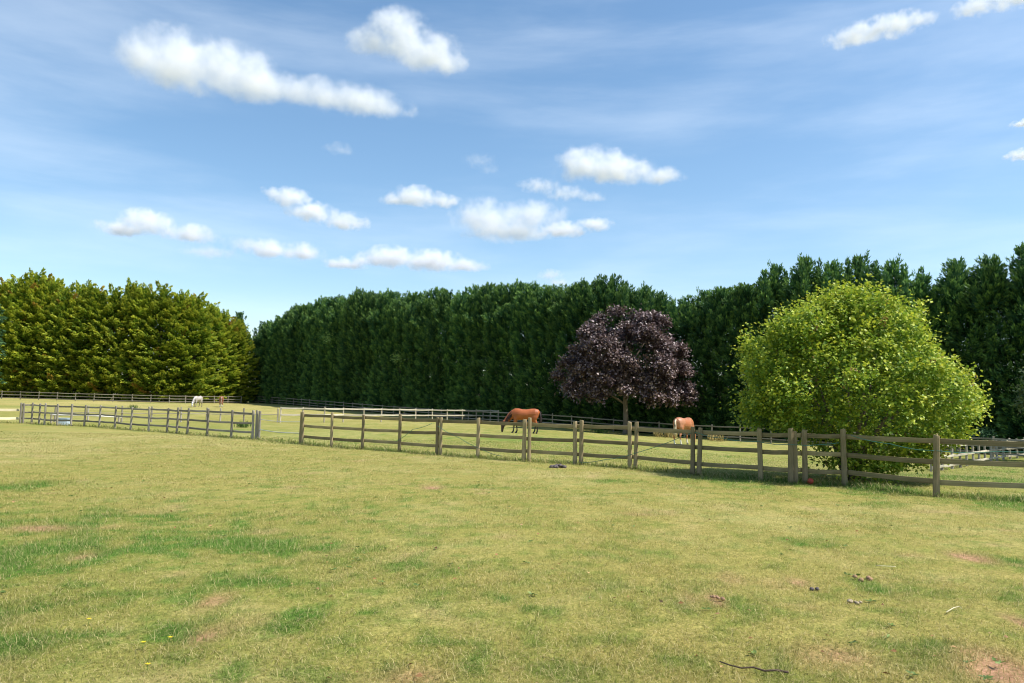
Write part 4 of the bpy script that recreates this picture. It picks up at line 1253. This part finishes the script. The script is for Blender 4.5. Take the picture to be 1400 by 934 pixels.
for args in [
    ('largest white cloud, long and puffy, in the upper left sky', 370, 110,
     [(-112, -8, 76, 38), (-55, -2, 72, 35), (-160, -8, 36, 22), (-5, 6, 52, 27), (35, 8, 40, 18), (80, 8, 52, 22), (125, 10, 52, 23), (165, 15, 36, 18)], 1.0),
    ('white heaped cloud with a peaked top beside the largest cloud', 555, 62,
     [(-10, -16, 46, 30), (-50, 0, 36, 17), (0, 0, 52, 22), (35, 8, 48, 25), (60, 20, 26, 20)], 1.0),
    ('white wispy cloud with a torn left edge high in the upper right sky', 1205, 40,
     [(-30, 4, 42, 15), (15, -3, 44, 13), (46, -3, 24, 9)], 0.7),
    ('white cloud cut off by the top right corner of the sky', 1360, 5,
     [(-20, 0, 32, 15), (30, -4, 46, 14)], 0.7),
    ('white cloud with a bumpy top in the middle sky above the copper tree', 840, 230,
     [(-38, -6, 46, 24), (10, 4, 50, 20), (42, 9, 34, 14), (66, 12, 30, 12), (-5, -16, 24, 11)], 1.0),
    ('pale ragged cloud just under the bumpy topped cloud', 775, 262,
     [(-38, -8, 32, 9), (0, 2, 30, 10), (35, 8, 22, 8)], 0.22),
    ('wide soft cloud in the middle of the sky, its right half lower', 705, 300,
     [(-40, 0, 50, 26), (20, -6, 50, 20), (-10, 18, 60, 14)], 0.8),
    ('small tapered cloud touching the right end of the wide soft cloud', 785, 313,
     [(-15, 3, 34, 13), (28, -6, 26, 10)], 0.8),
    ('small low domed cloud left of the wide soft cloud', 574, 272,
     [(-5, -2, 36, 15), (30, 2, 28, 9), (-35, 4, 22, 8)], 0.85),
    ('slanting cloud sinking to the right in the left middle sky', 432, 290,
     [(-35, -16, 28, 14), (-5, 0, 36, 13), (40, 12, 32, 15), (-58, -22, 18, 8)], 0.8),
    ('flat based cloud low above the left conifers', 210, 313,
     [(-8, -8, 36, 18), (-42, 6, 38, 11), (45, 2, 40, 14)], 1.0),
    ('flat based cloud low in the sky, between the two conifer rows', 382, 346,
     [(-15, -2, 36, 16), (28, -2, 32, 15)], 0.95),
    ('faint thin cloud trailing to the left of a flat based cloud', 310, 340,
     [(-22, 8, 36, 11), (25, -8, 34, 10)], 0.2),
    ('long low cloud directly above the clipped conifer hedge', 580, 358,
     [(-45, -4, 42, 16), (10, 0, 48, 16), (55, 4, 34, 10)], 0.95),
    ('small flat cloud at the left tip of the long low cloud', 477, 360,
     [(-8, 2, 28, 10), (15, -4, 18, 12)], 0.85),
    ('tiny cloud puff close above the hedge top near the copper tree', 752, 378,
     [(0, -2, 18, 8), (12, 8, 16, 7)], 0.3),
    ('small faint cloud scrap alone in the upper middle sky', 464, 205,
     [(0, 0, 22, 10)], 0.10),
    ('faint cloud scrap left of the bumpy topped cloud', 660, 224,
     [(-5, -4, 24, 10), (10, 8, 16, 8)], 0.08),
    ('upper of two small clouds at the right border of the sky', 1396, 170,
     [(4, 0, 18, 6)], 0.8),
    ('lower of two small clouds at the right border of the sky', 1394, 213,
     [(6, 0, 24, 9)], 0.8),
]:
    cloud(*args)
